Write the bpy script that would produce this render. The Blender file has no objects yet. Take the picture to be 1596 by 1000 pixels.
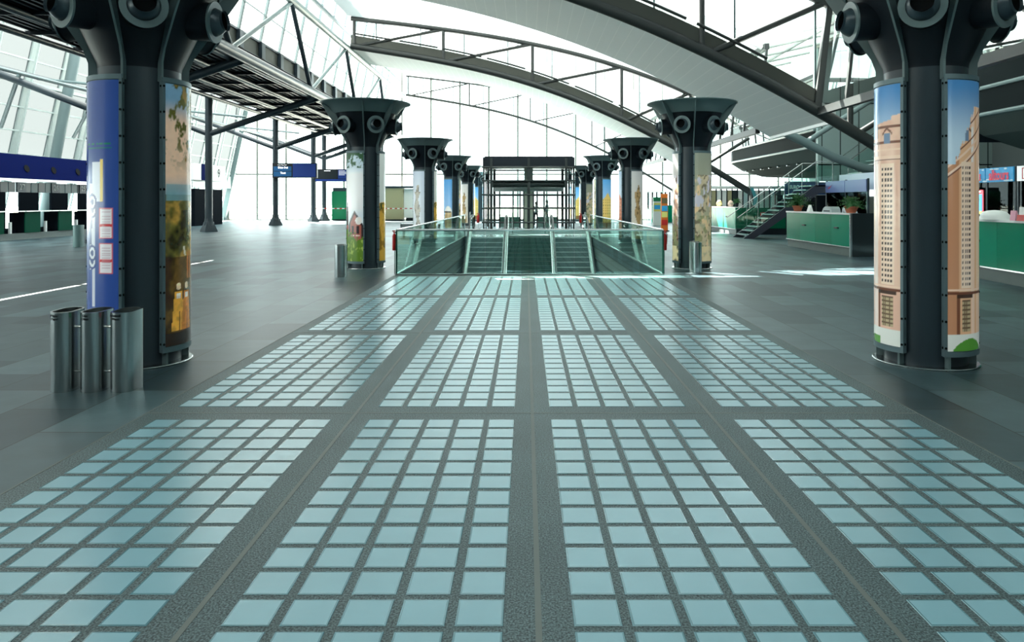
import bpy, math, random
import numpy as np
from mathutils import Vector, Matrix
random.seed(7)
C = bpy.context.scene
COL = C.collection
PI = math.pi

# ---------------------------------------------------------------- camera, sky, sun, exposure
F_PX = 1141.0
cam_d = bpy.data.cameras.new('camera'); cam = bpy.data.objects.new('camera', cam_d); COL.objects.link(cam)
cam_d.sensor_fit = 'HORIZONTAL'; cam_d.sensor_width = 36.0
cam_d.lens = F_PX / 1596.0 * 36.0
cam_d.shift_x = -(820 - 798) / 1596.0
cam_d.shift_y = -(500 - 314) / 1596.0
cam_d.clip_start = 0.1; cam_d.clip_end = 900
cam.location = (0, 0, 1.7); cam.rotation_euler = (PI / 2, 0, 0)
C.camera = cam

world = bpy.data.worlds.new('overcast_sky'); C.world = world; world.use_nodes = True
bg = world.node_tree.nodes['Background']
bg.inputs['Color'].default_value = (0.86, 0.985, 1.0, 1)
bg.inputs['Strength'].default_value = 4.9

sun_d = bpy.data.lights.new('sun', 'SUN'); sun = bpy.data.objects.new('sun', sun_d); COL.objects.link(sun)
SUN_DIR = Vector((0.56, -0.72, -1.0))
sun.rotation_euler = SUN_DIR.to_track_quat('-Z', 'Y').to_euler()
sun_d.energy = 75.0; sun_d.angle = 0.009; sun_d.color = (1.0, 0.95, 0.86)
sun.location = (-30, 60, 40)

C.view_settings.view_transform = 'Standard'
C.view_settings.look = 'None'
C.view_settings.gamma = 1.0
C.view_settings.exposure = 0.22
C.view_settings.use_curve_mapping = False
try:
    C.cycles.max_bounces = 10; C.cycles.transparent_max_bounces = 24
    C.cycles.diffuse_bounces = 5; C.cycles.glossy_bounces = 4
    C.cycles.caustics_reflective = False; C.cycles.caustics_refractive = False
    C.cycles.sample_clamp_indirect = 6.0
except Exception:
    pass

def at(px, py, Y):
    """a pixel of the 1596x1000 frame at depth Y -> world point"""
    return Vector(((px - 820) / F_PX * Y, Y, 1.7 - (py - 314) / F_PX * Y))

# ---------------------------------------------------------------- materials
def srgb(r, g, b):
    f = lambda c: (c / 255 / 12.92) if c / 255 <= 0.04045 else ((c / 255 + 0.055) / 1.055) ** 2.4
    return (f(r), f(g), f(b))
MATS = {}
def mat(name, col, rough=0.5, metal=0.0, spec=0.5, var=0.0, vscale=8.0, bump=0.0, emit=None, emit_s=0.0, stretch=None):
    if name in MATS: return MATS[name]
    m = bpy.data.materials.new(name); m.use_nodes = True
    nt = m.node_tree; b = nt.nodes['Principled BSDF']
    b.inputs['Base Color'].default_value = (*col, 1)
    b.inputs['Roughness'].default_value = rough
    b.inputs['Metallic'].default_value = metal
    b.inputs['Specular IOR Level'].default_value = spec
    if var or bump:
        tc = nt.nodes.new('ShaderNodeTexCoord')
        mp = nt.nodes.new('ShaderNodeMapping'); nt.links.new(tc.outputs['Object'], mp.inputs['Vector'])
        if stretch: mp.inputs['Scale'].default_value = stretch
        n = nt.nodes.new('ShaderNodeTexNoise'); n.inputs['Scale'].default_value = vscale; n.inputs['Detail'].default_value = 3
        nt.links.new(mp.outputs['Vector'], n.inputs['Vector'])
        if var:
            mx = nt.nodes.new('ShaderNodeMix'); mx.data_type = 'RGBA'
            nt.links.new(n.outputs['Fac'], mx.inputs[0])
            mx.inputs[6].default_value = (*[c * (1 - var) for c in col], 1)
            mx.inputs[7].default_value = (*[min(1, c * (1 + var)) for c in col], 1)
            nt.links.new(mx.outputs[2], b.inputs['Base Color'])
        if bump:
            bp = nt.nodes.new('ShaderNodeBump'); bp.inputs['Strength'].default_value = bump; bp.inputs['Distance'].default_value = 0.01
            nt.links.new(n.outputs['Fac'], bp.inputs['Height']); nt.links.new(bp.outputs['Normal'], b.inputs['Normal'])
    if emit:
        b.inputs['Emission Color'].default_value = (*emit, 1); b.inputs['Emission Strength'].default_value = emit_s
    MATS[name] = m; return m

def glass(name, tint=(1, 1, 1), refl=0.08, rough=0.0, edge=0.6, gc=(0.9, 0.95, 0.95)):
    """thin pane: transparent + mirror reflection that grows toward grazing"""
    if name in MATS: return MATS[name]
    m = bpy.data.materials.new(name); m.use_nodes = True; nt = m.node_tree
    for n in list(nt.nodes): nt.nodes.remove(n)
    out = nt.nodes.new('ShaderNodeOutputMaterial'); mx = nt.nodes.new('ShaderNodeMixShader')
    tr = nt.nodes.new('ShaderNodeBsdfTransparent'); tr.inputs['Color'].default_value = (*tint, 1)
    gl = nt.nodes.new('ShaderNodeBsdfGlossy'); gl.inputs['Roughness'].default_value = rough
    gl.inputs['Color'].default_value = (*gc, 1)
    lw = nt.nodes.new('ShaderNodeLayerWeight'); lw.inputs['Blend'].default_value = 0.25
    mr = nt.nodes.new('ShaderNodeMapRange'); mr.inputs['To Min'].default_value = refl; mr.inputs['To Max'].default_value = edge
    nt.links.new(lw.outputs['Fresnel'], mr.inputs['Value']); nt.links.new(mr.outputs['Result'], mx.inputs[0])
    nt.links.new(tr.outputs[0], mx.inputs[1]); nt.links.new(gl.outputs[0], mx.inputs[2]); nt.links.new(mx.outputs[0], out.inputs['Surface'])
    MATS[name] = m; return m

def translucent(name, col, mixd=0.4):
    m = bpy.data.materials.new(name); m.use_nodes = True; nt = m.node_tree
    for n in list(nt.nodes): nt.nodes.remove(n)
    out = nt.nodes.new('ShaderNodeOutputMaterial'); mx = nt.nodes.new('ShaderNodeMixShader'); mx.inputs[0].default_value = mixd
    a = nt.nodes.new('ShaderNodeBsdfTranslucent'); a.inputs['Color'].default_value = (*col, 1)
    d = nt.nodes.new('ShaderNodeBsdfDiffuse'); d.inputs['Color'].default_value = (*col, 1)
    nt.links.new(a.outputs[0], mx.inputs[1]); nt.links.new(d.outputs[0], mx.inputs[2]); nt.links.new(mx.outputs[0], out.inputs['Surface'])
    MATS[name] = m; return m

def tile_floor():
    m = bpy.data.materials.new('slate_tiles'); m.use_nodes = True; nt = m.node_tree; b = nt.nodes['Principled BSDF']
    tc = nt.nodes.new('ShaderNodeTexCoord'); mp = nt.nodes.new('ShaderNodeMapping')
    mp.inputs['Rotation'].default_value = (0, 0, PI / 2)
    nt.links.new(tc.outputs['Object'], mp.inputs['Vector'])
    br = nt.nodes.new('ShaderNodeTexBrick'); br.offset = 0.5
    br.inputs['Color1'].default_value = (*srgb(36, 54, 62), 1); br.inputs['Color2'].default_value = (*srgb(84, 108, 114), 1)
    br.inputs['Mortar'].default_value = (*srgb(26, 36, 40), 1)
    br.inputs['Scale'].default_value = 1.0; br.inputs['Mortar Size'].default_value = 0.007
    br.inputs['Brick Width'].default_value = 1.2; br.inputs['Row Height'].default_value = 0.6
    nt.links.new(mp.outputs['Vector'], br.inputs['Vector'])
    n = nt.nodes.new('ShaderNodeTexNoise'); n.inputs['Scale'].default_value = 3.0; n.inputs['Detail'].default_value = 6
    nt.links.new(tc.outputs['Object'], n.inputs['Vector'])
    mx = nt.nodes.new('ShaderNodeMix'); mx.data_type = 'RGBA'; mx.blend_type = 'MULTIPLY'; mx.inputs[0].default_value = 0.55
    rmp = nt.nodes.new('ShaderNodeMapRange'); rmp.inputs['From Min'].default_value = 0.3; rmp.inputs['From Max'].default_value = 0.7
    rmp.inputs['To Min'].default_value = 0.6; rmp.inputs['To Max'].default_value = 1.1
    nt.links.new(n.outputs['Fac'], rmp.inputs['Value'])
    nt.links.new(br.outputs['Color'], mx.inputs[6]); nt.links.new(rmp.outputs['Result'], mx.inputs[7])
    nt.links.new(mx.outputs[2], b.inputs['Base Color'])
    b.inputs['Roughness'].default_value = 0.38; b.inputs['Specular IOR Level'].default_value = 0.38
    bp = nt.nodes.new('ShaderNodeBump'); bp.inputs['Strength'].default_value = 0.15; bp.inputs['Distance'].default_value = 0.01
    nt.links.new(n.outputs['Fac'], bp.inputs['Height']); nt.links.new(bp.outputs['Normal'], b.inputs['Normal'])
    return m

def terrazzo():
    m = bpy.data.materials.new('terrazzo_concrete'); m.use_nodes = True; nt = m.node_tree; b = nt.nodes['Principled BSDF']
    tc = nt.nodes.new('ShaderNodeTexCoord')
    n = nt.nodes.new('ShaderNodeTexNoise'); n.inputs['Scale'].default_value = 110; n.inputs['Detail'].default_value = 3
    n2 = nt.nodes.new('ShaderNodeTexNoise'); n2.inputs['Scale'].default_value = 1.6; n2.inputs['Detail'].default_value = 4
    for q in (n, n2): nt.links.new(tc.outputs['Object'], q.inputs['Vector'])
    cr = nt.nodes.new('ShaderNodeValToRGB'); e = cr.color_ramp.elements
    e[0].position = 0.38; e[0].color = (*srgb(44, 60, 63), 1); e[1].position = 0.66; e[1].color = (*srgb(128, 152, 155), 1)
    nt.links.new(n.outputs['Fac'], cr.inputs['Fac'])
    mx = nt.nodes.new('ShaderNodeMix'); mx.data_type = 'RGBA'; mx.blend_type = 'MULTIPLY'; mx.inputs[0].default_value = 0.5
    nt.links.new(cr.outputs['Color'], mx.inputs[6]); nt.links.new(n2.outputs['Fac'], mx.inputs[7])
    nt.links.new(mx.outputs[2], b.inputs['Base Color'])
    b.inputs['Roughness'].default_value = 0.55
    return m

def slats(name, c1, c2, pitch, axis='Y', rough=0.6):
    """panelled cladding with fine dark joints, spacing = pitch metres along one axis"""
    m = bpy.data.materials.new(name); m.use_nodes = True; nt = m.node_tree; b = nt.nodes['Principled BSDF']
    tc = nt.nodes.new('ShaderNodeTexCoord'); sp = nt.nodes.new('ShaderNodeSeparateXYZ')
    nt.links.new(tc.outputs['Object'], sp.inputs[0])
    d = nt.nodes.new('ShaderNodeMath'); d.operation = 'DIVIDE'; d.inputs[1].default_value = pitch; nt.links.new(sp.outputs[axis], d.inputs[0])
    f = nt.nodes.new('ShaderNodeMath'); f.operation = 'FRACT'; nt.links.new(d.outputs[0], f.inputs[0])
    l = nt.nodes.new('ShaderNodeMath'); l.operation = 'LESS_THAN'; l.inputs[1].default_value = 0.07; nt.links.new(f.outputs[0], l.inputs[0])
    mx = nt.nodes.new('ShaderNodeMix'); mx.data_type = 'RGBA'; nt.links.new(l.outputs[0], mx.inputs[0])
    mx.inputs[6].default_value = (*c1, 1); mx.inputs[7].default_value = (*c2, 1)
    nt.links.new(mx.outputs[2], b.inputs['Base Color']); b.inputs['Roughness'].default_value = rough
    MATS[name] = m; return m

STEEL = mat('dark_painted_steel', srgb(44, 56, 64), 0.34, 0.0, 0.5, var=0.08, vscale=2)
STEEL2 = mat('grey_painted_steel', srgb(104, 122, 124), 0.38, 0.0, 0.5, var=0.06, vscale=2)
CONE = mat('deep_blue_black_steel', srgb(20, 28, 36), 0.45, 0.0, 0.25)
TRUSS = mat('truss_steel', srgb(40, 44, 44), 0.45)
PLATE = mat('truss_web_plate', srgb(58, 60, 54), 0.6)
BLACK = mat('black_matt', (0.006, 0.007, 0.008), 0.8, 0.0, 0.08)
WHITE = mat('white_paint', (0.82, 0.83, 0.81), 0.5)
WHITESTEEL = mat('white_steel', (0.75, 0.77, 0.75), 0.35)
INOX = mat('brushed_stainless_steel', (0.50, 0.53, 0.53), 0.24, 1.0, var=0.12, vscale=30, stretch=(6, 6, 0.15))
INOXP = mat('polished_stainless_steel', (0.70, 0.73, 0.72), 0.2, 1.0)
BRACKET = mat('banner_frame_steel', srgb(104, 124, 130), 0.35, 0.1)
FLOORM = tile_floor()
TERR = terrazzo()
SEAM = mat('seam_sealant', srgb(112, 118, 114), 0.6, var=0.1)
BLOCK = mat('frosted_glass_block', srgb(140, 184, 196), 0.3, 0.0, 0.6, var=0.06, vscale=5)
BLOCKE = mat('glass_block_edge', srgb(104, 146, 156), 0.2, 0.0, 0.6)
GLASS = glass('clear_glazing', (0.93, 0.97, 0.96), 0.05)
GGLASS = glass('green_balustrade_glass', (0.83, 0.94, 0.91), 0.05, edge=0.45)
EDGEG = mat('green_glass_edge', srgb(20, 70, 60), 0.2)
DGLASS = glass('dark_tinted_glass', (0.08, 0.11, 0.12), 0.06, edge=0.3, gc=(0.3, 0.33, 0.33))
FRIT = translucent('milky_roof_glass', (0.46, 0.49, 0.49), 0.35)
FRITL = translucent('pale_facade_glass', (0.055, 0.062, 0.064), 0.3)
FRITN = translucent('dimmed_roof_glass', (0.27, 0.30, 0.305), 0.5)  # dimmed copy of the roof glass for unseen bays, darkens the foreground
FRITG = translucent('pale_green_fritted_glass', (0.10, 0.125, 0.12), 0.35)
GREEN = mat('green_enamel_glass', srgb(4, 122, 92), 0.22, 0.0, 0.08)
GREENSHADE = mat('shaded_green_enamel', srgb(10, 92, 66), 0.25)  # counter green with the return's shade put into the colour
GREENK = mat('green_kiosk_paint', srgb(0, 128, 84), 0.4)
NAVY = mat('navy_fascia', srgb(8, 20, 70), 0.8, 0.0, 0.02)
NAVY2 = mat('blue_display', srgb(28, 62, 140), 0.3, emit=srgb(20, 50, 130), emit_s=0.25)
TEALD = mat('teal_display', srgb(30, 90, 140), 0.3, emit=srgb(20, 80, 130), emit_s=0.3)
STONE = mat('grey_stone_plinth', srgb(98, 108, 106), 0.6, var=0.12, vscale=5)
VAULT = slats('white_vault_cladding', (0.86, 0.87, 0.865), (0.97, 0.97, 0.96), 0.42, 'X')
SLATC = slats('slatted_soffit', srgb(150, 150, 138), srgb(96, 96, 88), 0.22, 'Y')
PANELW = slats('grey_wall_panels', srgb(150, 170, 170), srgb(60, 74, 74), 0.95, 'X')
SOFFIT = mat('dark_soffit', srgb(78, 86, 84), 0.9, 0.0, 0.05)
WALLG = mat('plain_grey_wall', srgb(96, 106, 108), 0.7)
CREAM = mat('cream_panel', srgb(168, 160, 124), 0.6)
RED = mat('signal_red', srgb(190, 30, 26), 0.35)
ORANGE = mat('orange_card', srgb(226, 112, 30), 0.5)
YELLOW = mat('pale_yellow_card', srgb(226, 214, 120), 0.5)
TERRA = mat('terracotta', srgb(176, 98, 70), 0.75, var=0.1)
LEAF = mat('leaf_green', srgb(40, 96, 44), 0.5, var=0.35, vscale=20)
SKIN = mat('skin', srgb(196, 150, 124), 0.5)
HAIR = mat('brown_hair', srgb(80, 52, 36), 0.6)
SHIRT = mat('white_shirt', srgb(214, 222, 228), 0.7)
DENIM = mat('dark_trousers', srgb(34, 44, 60), 0.8)
BLUESHIRT = mat('grey_blue_shirt', srgb(96, 120, 132), 0.7)
LAMP = mat('lamp_glow', (1, 0.95, 0.85), 0.4, emit=(1.0, 0.92, 0.75), emit_s=4.0)
TUBEL = mat('fluorescent_tube', (1, 1, 1), 0.4, emit=(0.95, 1.0, 0.95), emit_s=4.0)
SIGNBLUE = mat('sky_blue_sign', srgb(36, 130, 178), 0.35, var=0.35, vscale=9, emit=srgb(36, 130, 178), emit_s=0.35)
APRON = mat('airport_apron', srgb(190, 190, 180), 0.9)

# ---------------------------------------------------------------- mesh builder
class MB:
    def __init__(s): s.v = []; s.f = []; s.mi = []; s.cur = 0
    def add(s, vs, fs):
        o = len(s.v); s.v += [tuple(p) for p in vs]; s.f += [tuple(i + o for i in f) for f in fs]; s.mi += [s.cur] * len(fs); return s
    def box(s, x0, x1, y0, y1, z0, z1):
        if x0 > x1: x0, x1 = x1, x0
        if y0 > y1: y0, y1 = y1, y0
        if z0 > z1: z0, z1 = z1, z0
        v = [(x0, y0, z0), (x1, y0, z0), (x1, y1, z0), (x0, y1, z0), (x0, y0, z1), (x1, y0, z1), (x1, y1, z1), (x0, y1, z1)]
        return s.add(v, [(0, 3, 2, 1), (4, 5, 6, 7), (0, 1, 5, 4), (1, 2, 6, 5), (2, 3, 7, 6), (3, 0, 4, 7)])
    def quad(s, a, b, c, d): return s.add([a, b, c, d], [(0, 1, 2, 3)])
    def tube(s, p, q, r, n=12, r2=None, caps=True):
        return s.path([p, q], [r, r if r2 is None else r2], n, caps)
    def path(s, pts, r, n=10, caps=True):
        pts = [Vector(p) for p in pts]; m = len(pts)
        rs = r if isinstance(r, (list, tuple)) else [r] * m
        up = None; vs = []
        for i, p in enumerate(pts):
            t = (pts[min(i + 1, m - 1)] - pts[max(i - 1, 0)]).normalized()
            if up is None:
                up = Vector((0, 0, 1)) if abs(t.z) < 0.9 else Vector((0, 1, 0))
            a = t.cross(up)
            if a.length < 1e-6: a = t.cross(Vector((1, 0, 0)))
            a.normalize(); b = a.cross(t).normalized(); up = b
            for k in range(n):
                w = 2 * PI * k / n
                vs.append(p + a * (math.cos(w) * rs[i]) + b * (math.sin(w) * rs[i]))
        fs = []
        for i in range(m - 1):
            for k in range(n):
                k2 = (k + 1) % n
                fs.append((i * n + k, i * n + k2, (i + 1) * n + k2, (i + 1) * n + k))
        if caps:
            fs.append(tuple(range(n - 1, -1, -1))); fs.append(tuple((m - 1) * n + k for k in range(n)))
        return s.add(vs, fs)
    def bar(s, p, q, w, h, up=(0, 0, 1)):
        """rectangular bar from p to q; w across, h along 'up'"""
        p = Vector(p); q = Vector(q); t = (q - p).normalized(); u = Vector(up)
        a = t.cross(u)
        if a.length < 1e-6: a = t.cross(Vector((1, 0, 0)))
        a.normalize(); b = a.cross(t).normalized()
        vs = [e + a * (sx * w / 2) + b * (sz * h / 2) for e in (p, q) for sx, sz in ((-1, -1), (1, -1), (1, 1), (-1, 1))]
        return s.add(vs, [(0, 1, 2, 3), (7, 6, 5, 4), (0, 4, 5, 1), (1, 5, 6, 2), (2, 6, 7, 3), (3, 7, 4, 0)])
    def lathe(s, prof, c=(0, 0, 0), n=24, axis=None, a0=0, a1=2 * PI):
        """prof = [(r, h)]; axis: unit direction the h runs along"""
        ax = Vector(axis).normalized() if axis is not None else Vector((0, 0, 1))
        t = Vector((0, 0, 1)) if abs(ax.z) < 0.9 else Vector((1, 0, 0))
        e1 = ax.cross(t).normalized() if axis is not None else Vector((1, 0, 0))
        e2 = ax.cross(e1).normalized(); c = Vector(c)
        full = abs(a1 - a0 - 2 * PI) < 1e-6; k = n if full else n + 1
        vs = []
        for r, h in prof:
            for j in range(k):
                w = a0 + (a1 - a0) * j / n
                vs.append(c + ax * h + e1 * (r * math.cos(w)) + e2 * (r * math.sin(w)))
        fs = []
        for i in range(len(prof) - 1):
            for j in range(n):
                j2 = (j + 1) % k
                fs.append((i * k + j, i * k + j2, (i + 1) * k + j2, (i + 1) * k + j))
        return s.add(vs, fs)
    def prism(s, poly, d, z0=None):
        """extrude a 3D polygon by vector d"""
        n = len(poly); d = Vector(d); vs = [Vector(p) for p in poly] + [Vector(p) + d for p in poly]
        fs = [tuple(range(n - 1, -1, -1)), tuple(range(n, 2 * n))] + [(i, (i + 1) % n, n + (i + 1) % n, n + i) for i in range(n)]
        return s.add(vs, fs)
    def build(s, name, m, parent=None, smooth=True, origin=True):
        me = bpy.data.meshes.new(name)
        off = Vector((0, 0, 0))
        if parent is not None:
            par = parent
            while par is not None: off = off + par.location; par = par.parent
        elif origin and s.v:
            a = np.array(s.v); off = Vector(((a[:, 0].min() + a[:, 0].max()) / 2, (a[:, 1].min() + a[:, 1].max()) / 2, a[:, 2].min()))
        me.from_pydata([(x - off[0], y - off[1], z - off[2]) for x, y, z in s.v], [], s.f)
        ms = m if isinstance(m, (list, tuple)) else [m]
        for q in ms: me.materials.append(q)
        if len(ms) > 1: me.polygons.foreach_set('material_index', s.mi)
        me.validate()
        if smooth:
            me.shade_smooth(); me.set_sharp_from_angle(angle=math.radians(38))
        me.update()
        o = bpy.data.objects.new(name, me); COL.objects.link(o)
        if parent is not None: o.parent = parent
        else: o.location = off
        return o

def tag(o, label=None, cat=None, group=None, kind=None):
    if label: o['label'] = label
    if cat: o['category'] = cat
    if group: o['group'] = group
    if kind: o['kind'] = kind
    return o
def thing(name, label, cat, loc=(0, 0, 0), group=None):
    o = bpy.data.objects.new(name, None); COL.objects.link(o); o.location = loc; o.empty_display_size = 0.2; o['kind'] = 'thing'
    return tag(o, label, cat, group)
def struct(o): o['kind'] = 'structure'; return o
def copy_tree(o, parent=None):
    c = o.copy(); COL.objects.link(c)
    if parent is not None: c.parent = parent
    for ch in list(o.children): copy_tree(ch, c)
    return c

def text(name, s, size, loc, rot, m, parent=None, align='CENTER', ext=0.002, sx=1.0, bold=0.0):
    cu = bpy.data.curves.new(name, 'FONT'); cu.body = s; cu.size = size; cu.extrude = ext; cu.align_x = align; cu.align_y = 'CENTER'; cu.offset = bold
    cu.resolution_u = 3
    t = bpy.data.objects.new(name + '_t', cu); COL.objects.link(t)
    bpy.context.view_layer.update()
    me = bpy.data.meshes.new_from_object(t.evaluated_get(bpy.context.evaluated_depsgraph_get()))
    bpy.data.objects.remove(t); me.name = name
    me.materials.clear(); me.materials.append(m)
    o = bpy.data.objects.new(name, me); COL.objects.link(o)
    off = Vector((0, 0, 0)); par = parent
    while par is not None: off = off + par.location; par = par.parent
    if parent is not None: o.parent = parent
    o.location = Vector(loc) - off; o.rotation_euler = rot; o.scale = (sx, 1, 1)
    return o
FACE_S = (PI / 2, 0, 0)             # reads from the camera side (-Y)
FACE_W = (PI / 2, 0, -PI / 2)       # reads from the -X side
FACE_E = (PI / 2, 0, PI / 2)
# ================================================================= FLOOR
XC = 0.05; PIT = 0.2345; GAP = 0.04; PL = 15.38 * PIT; Y0 = 5.887
VX0, VX1, VY0, VY1 = -3.03, 3.20, 16.75, 35.8           # the escalator void
mb = MB()
SW = 3.10
for (x0, x1, y0, y1) in ((-60, XC - SW, -9, 67), (XC + SW, 60, -9, 67)):
    mb.box(x0, x1, y0, y1, -0.35, 0.0)
struct(mb.build('floor', FLOORM, smooth=False, origin=False))
mb = MB()                                               # terrazzo strip with holes left for the blocks is one slab; blocks sit 1 mm proud
mb.box(XC - SW, XC + SW, -9, VY0, -0.35, 0.0)
mb.box(XC - SW, VX0, VY0, VY1, -0.35, 0.0)
mb.box(XC - SW, XC + SW, VY1, 67, -0.35, 0.0)
struct(mb.build('floor_walkway', TERR, smooth=False, origin=False))
mb = MB()
seams_y = [Y0 + PL * k for k in range(-2, 4)]
for xs in (-1.416, 0, 1.416): mb.box(XC + xs - .013, XC + xs + .013, -6, VY0 - .02, 0, .0015); mb.box(XC + xs - .013, XC + xs + .013, VY1 + .3, 66.5, 0, .0015)
for ys in seams_y[:-1]: mb.box(XC - SW, XC + SW, ys - .009, ys + .009, 0, .0012)
for xs in (-SW, SW): mb.box(XC + xs - .006, XC + xs + .006, -6, VY0 - .02, 0, .0016)
struct(mb.build('floor_seam', SEAM, smooth=False, origin=False))
def block_rows(ylist):
    mb = MB()
    s = PIT - GAP
    for ys in ylist:
        for r in range(14):
            y = ys + (PL - (14 * PIT - GAP)) / 2 + r * PIT
            xs = []
            for sgn in (-1, 1):
                xs += [sgn * (.1425 + c * PIT + s / 2) for c in range(5)]
                xs += [sgn * (1.416 + .155 + c * PIT + s / 2) for c in range(6)]
            for cx in xs:
                cx += XC; a, b = cx - s / 2, cx + s / 2; i = .009; j = .002
                z1 = .003; z0 = .0008
                v = [(a, y, z0), (b, y, z0), (b, y + s, z0), (a, y + s, z0), (a + j, y + j, z1), (b - j, y + j, z1), (b - j, y + s - j, z1), (a + j, y + s - j, z1),
                     (a + i, y + i, z1), (b - i, y + i, z1), (b - i, y + s - i, z1), (a + i, y + s - i, z1)]
                o = len(mb.v); mb.v += v
                for k in range(4):
                    k2 = (k + 1) % 4
                    mb.f.append((o + k, o + k2, o + 4 + k2, o + 4 + k)); mb.mi.append(1)
                    mb.f.append((o + 4 + k, o + 4 + k2, o + 8 + k2, o + 8 + k)); mb.mi.append(1)
                mb.f.append((o + 8, o + 9, o + 10, o + 11)); mb.mi.append(0)
    return mb
struct(block_rows(seams_y[:-1]).build('floor_glass_blocks', [BLOCK, BLOCKE], smooth=False, origin=False))
struct(block_rows([VY1 + .6 + PL * k for k in range(2, 8) ]).build('floor_glass_blocks', [BLOCK, BLOCKE], smooth=False, origin=False))
# lower level under the void
mb = MB(); mb.box(-7, 7, 14, 44, -6.3, -6.0)
struct(mb.build('floor_lower_level', mat('lower_floor', srgb(70, 96, 94), .4), smooth=False, origin=False))
PIT_W = mat('pit_wall', srgb(120, 132, 130), .6); FASC = mat('slab_fascia', srgb(64, 76, 78), .5)
mb = MB()
for x0, x1 in ((VX0 - .3, VX0), (VX1, VX1 + .3)):
    mb.box(x0, x1, VY0, VY1, -6, -.36)
struct(mb.build('wall_void_sides', PIT_W, smooth=False, origin=False))
mb = MB(); mb.box(VX0 - .3, VX1 + .3, 14, 14.3, -6, -.36); mb.box(VX0 - .3, VX1 + .3, VY1, VY1 + .3, -6, -.36)
struct(mb.build('wall_void_ends', PIT_W, smooth=False, origin=False))
mb = MB()
mb.box(VX0, VX0 + .03, VY0 + .02, VY1, -.42, -.003); mb.box(VX1 - .03, VX1, VY0 + .02, VY1, -.42, -.003)
for z in (-.9, -1.35, -1.8, -2.25, -2.7):
    mb.box(VX0, VX0 + .05, VY0 + .02, VY1, z - .03, z + .03); mb.box(VX1 - .05, VX1, VY0 + .02, VY1, z - .03, z + .03)
struct(mb.build('trim_1', FASC, smooth=False, origin=False))

# apron outside
mb = MB(); mb.box(-200, 200, 68, 400, -.5, -.3); mb.box(-200, -61, -60, 68, -.5, -.3)
tag(mb.build('airport_apron', APRON, smooth=False, origin=False), kind='structure')

# ================================================================= ROOF PROFILE
BX = [-11.0, -5.0, .44, 1.7, 5.95, 8.4, 11.1, 12.8, 14.3]
BZ = [11.47, 10.47, 9.08, 8.57, 6.94, 5.70, 4.08, 3.05, 2.2]
TX = [-11.0, -5.0, .44, 4.2, 7.5, 10.4]; TZ = [13.2, 12.45, 11.6, 10.62, 9.6, 8.4]
_pb = np.polyfit(BX, BZ, 4); _pt = np.polyfit(TX, TZ, 3)
zb = lambda x: float(np.polyval(_pb, x)); zt = lambda x: float(np.polyval(_pt, x))
def arch(x0, x1, y, f, n=40, dz=0.0):
    return [(x0 + (x1 - x0) * i / n, y, f(x0 + (x1 - x0) * i / n) + dz) for i in range(n + 1)]
def strip(mb, x0, x1, ya, yb, f, dz0, dz1, n=40):
    """curved slab following profile f between depths ya, yb and offsets dz0..dz1"""
    vs = []; fs = []
    for i in range(n + 1):
        x = x0 + (x1 - x0) * i / n; z = f(x)
        vs += [(x, ya, z + dz0), (x, yb, z + dz0), (x, yb, z + dz1), (x, ya, z + dz1)]
    for i in range(n):
        a = i * 4; b = a + 4
        for k in range(4):
            fs.append((a + k, a + (k + 1) % 4, b + (k + 1) % 4, b + k))
    fs += [(0, 1, 2, 3), (n * 4 + 3, n * 4 + 2, n * 4 + 1, n * 4)]
    mb.add(vs, fs); return mb
POSTX = [-10.8, -5.2, .4, 6.0, 11.07]
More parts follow.
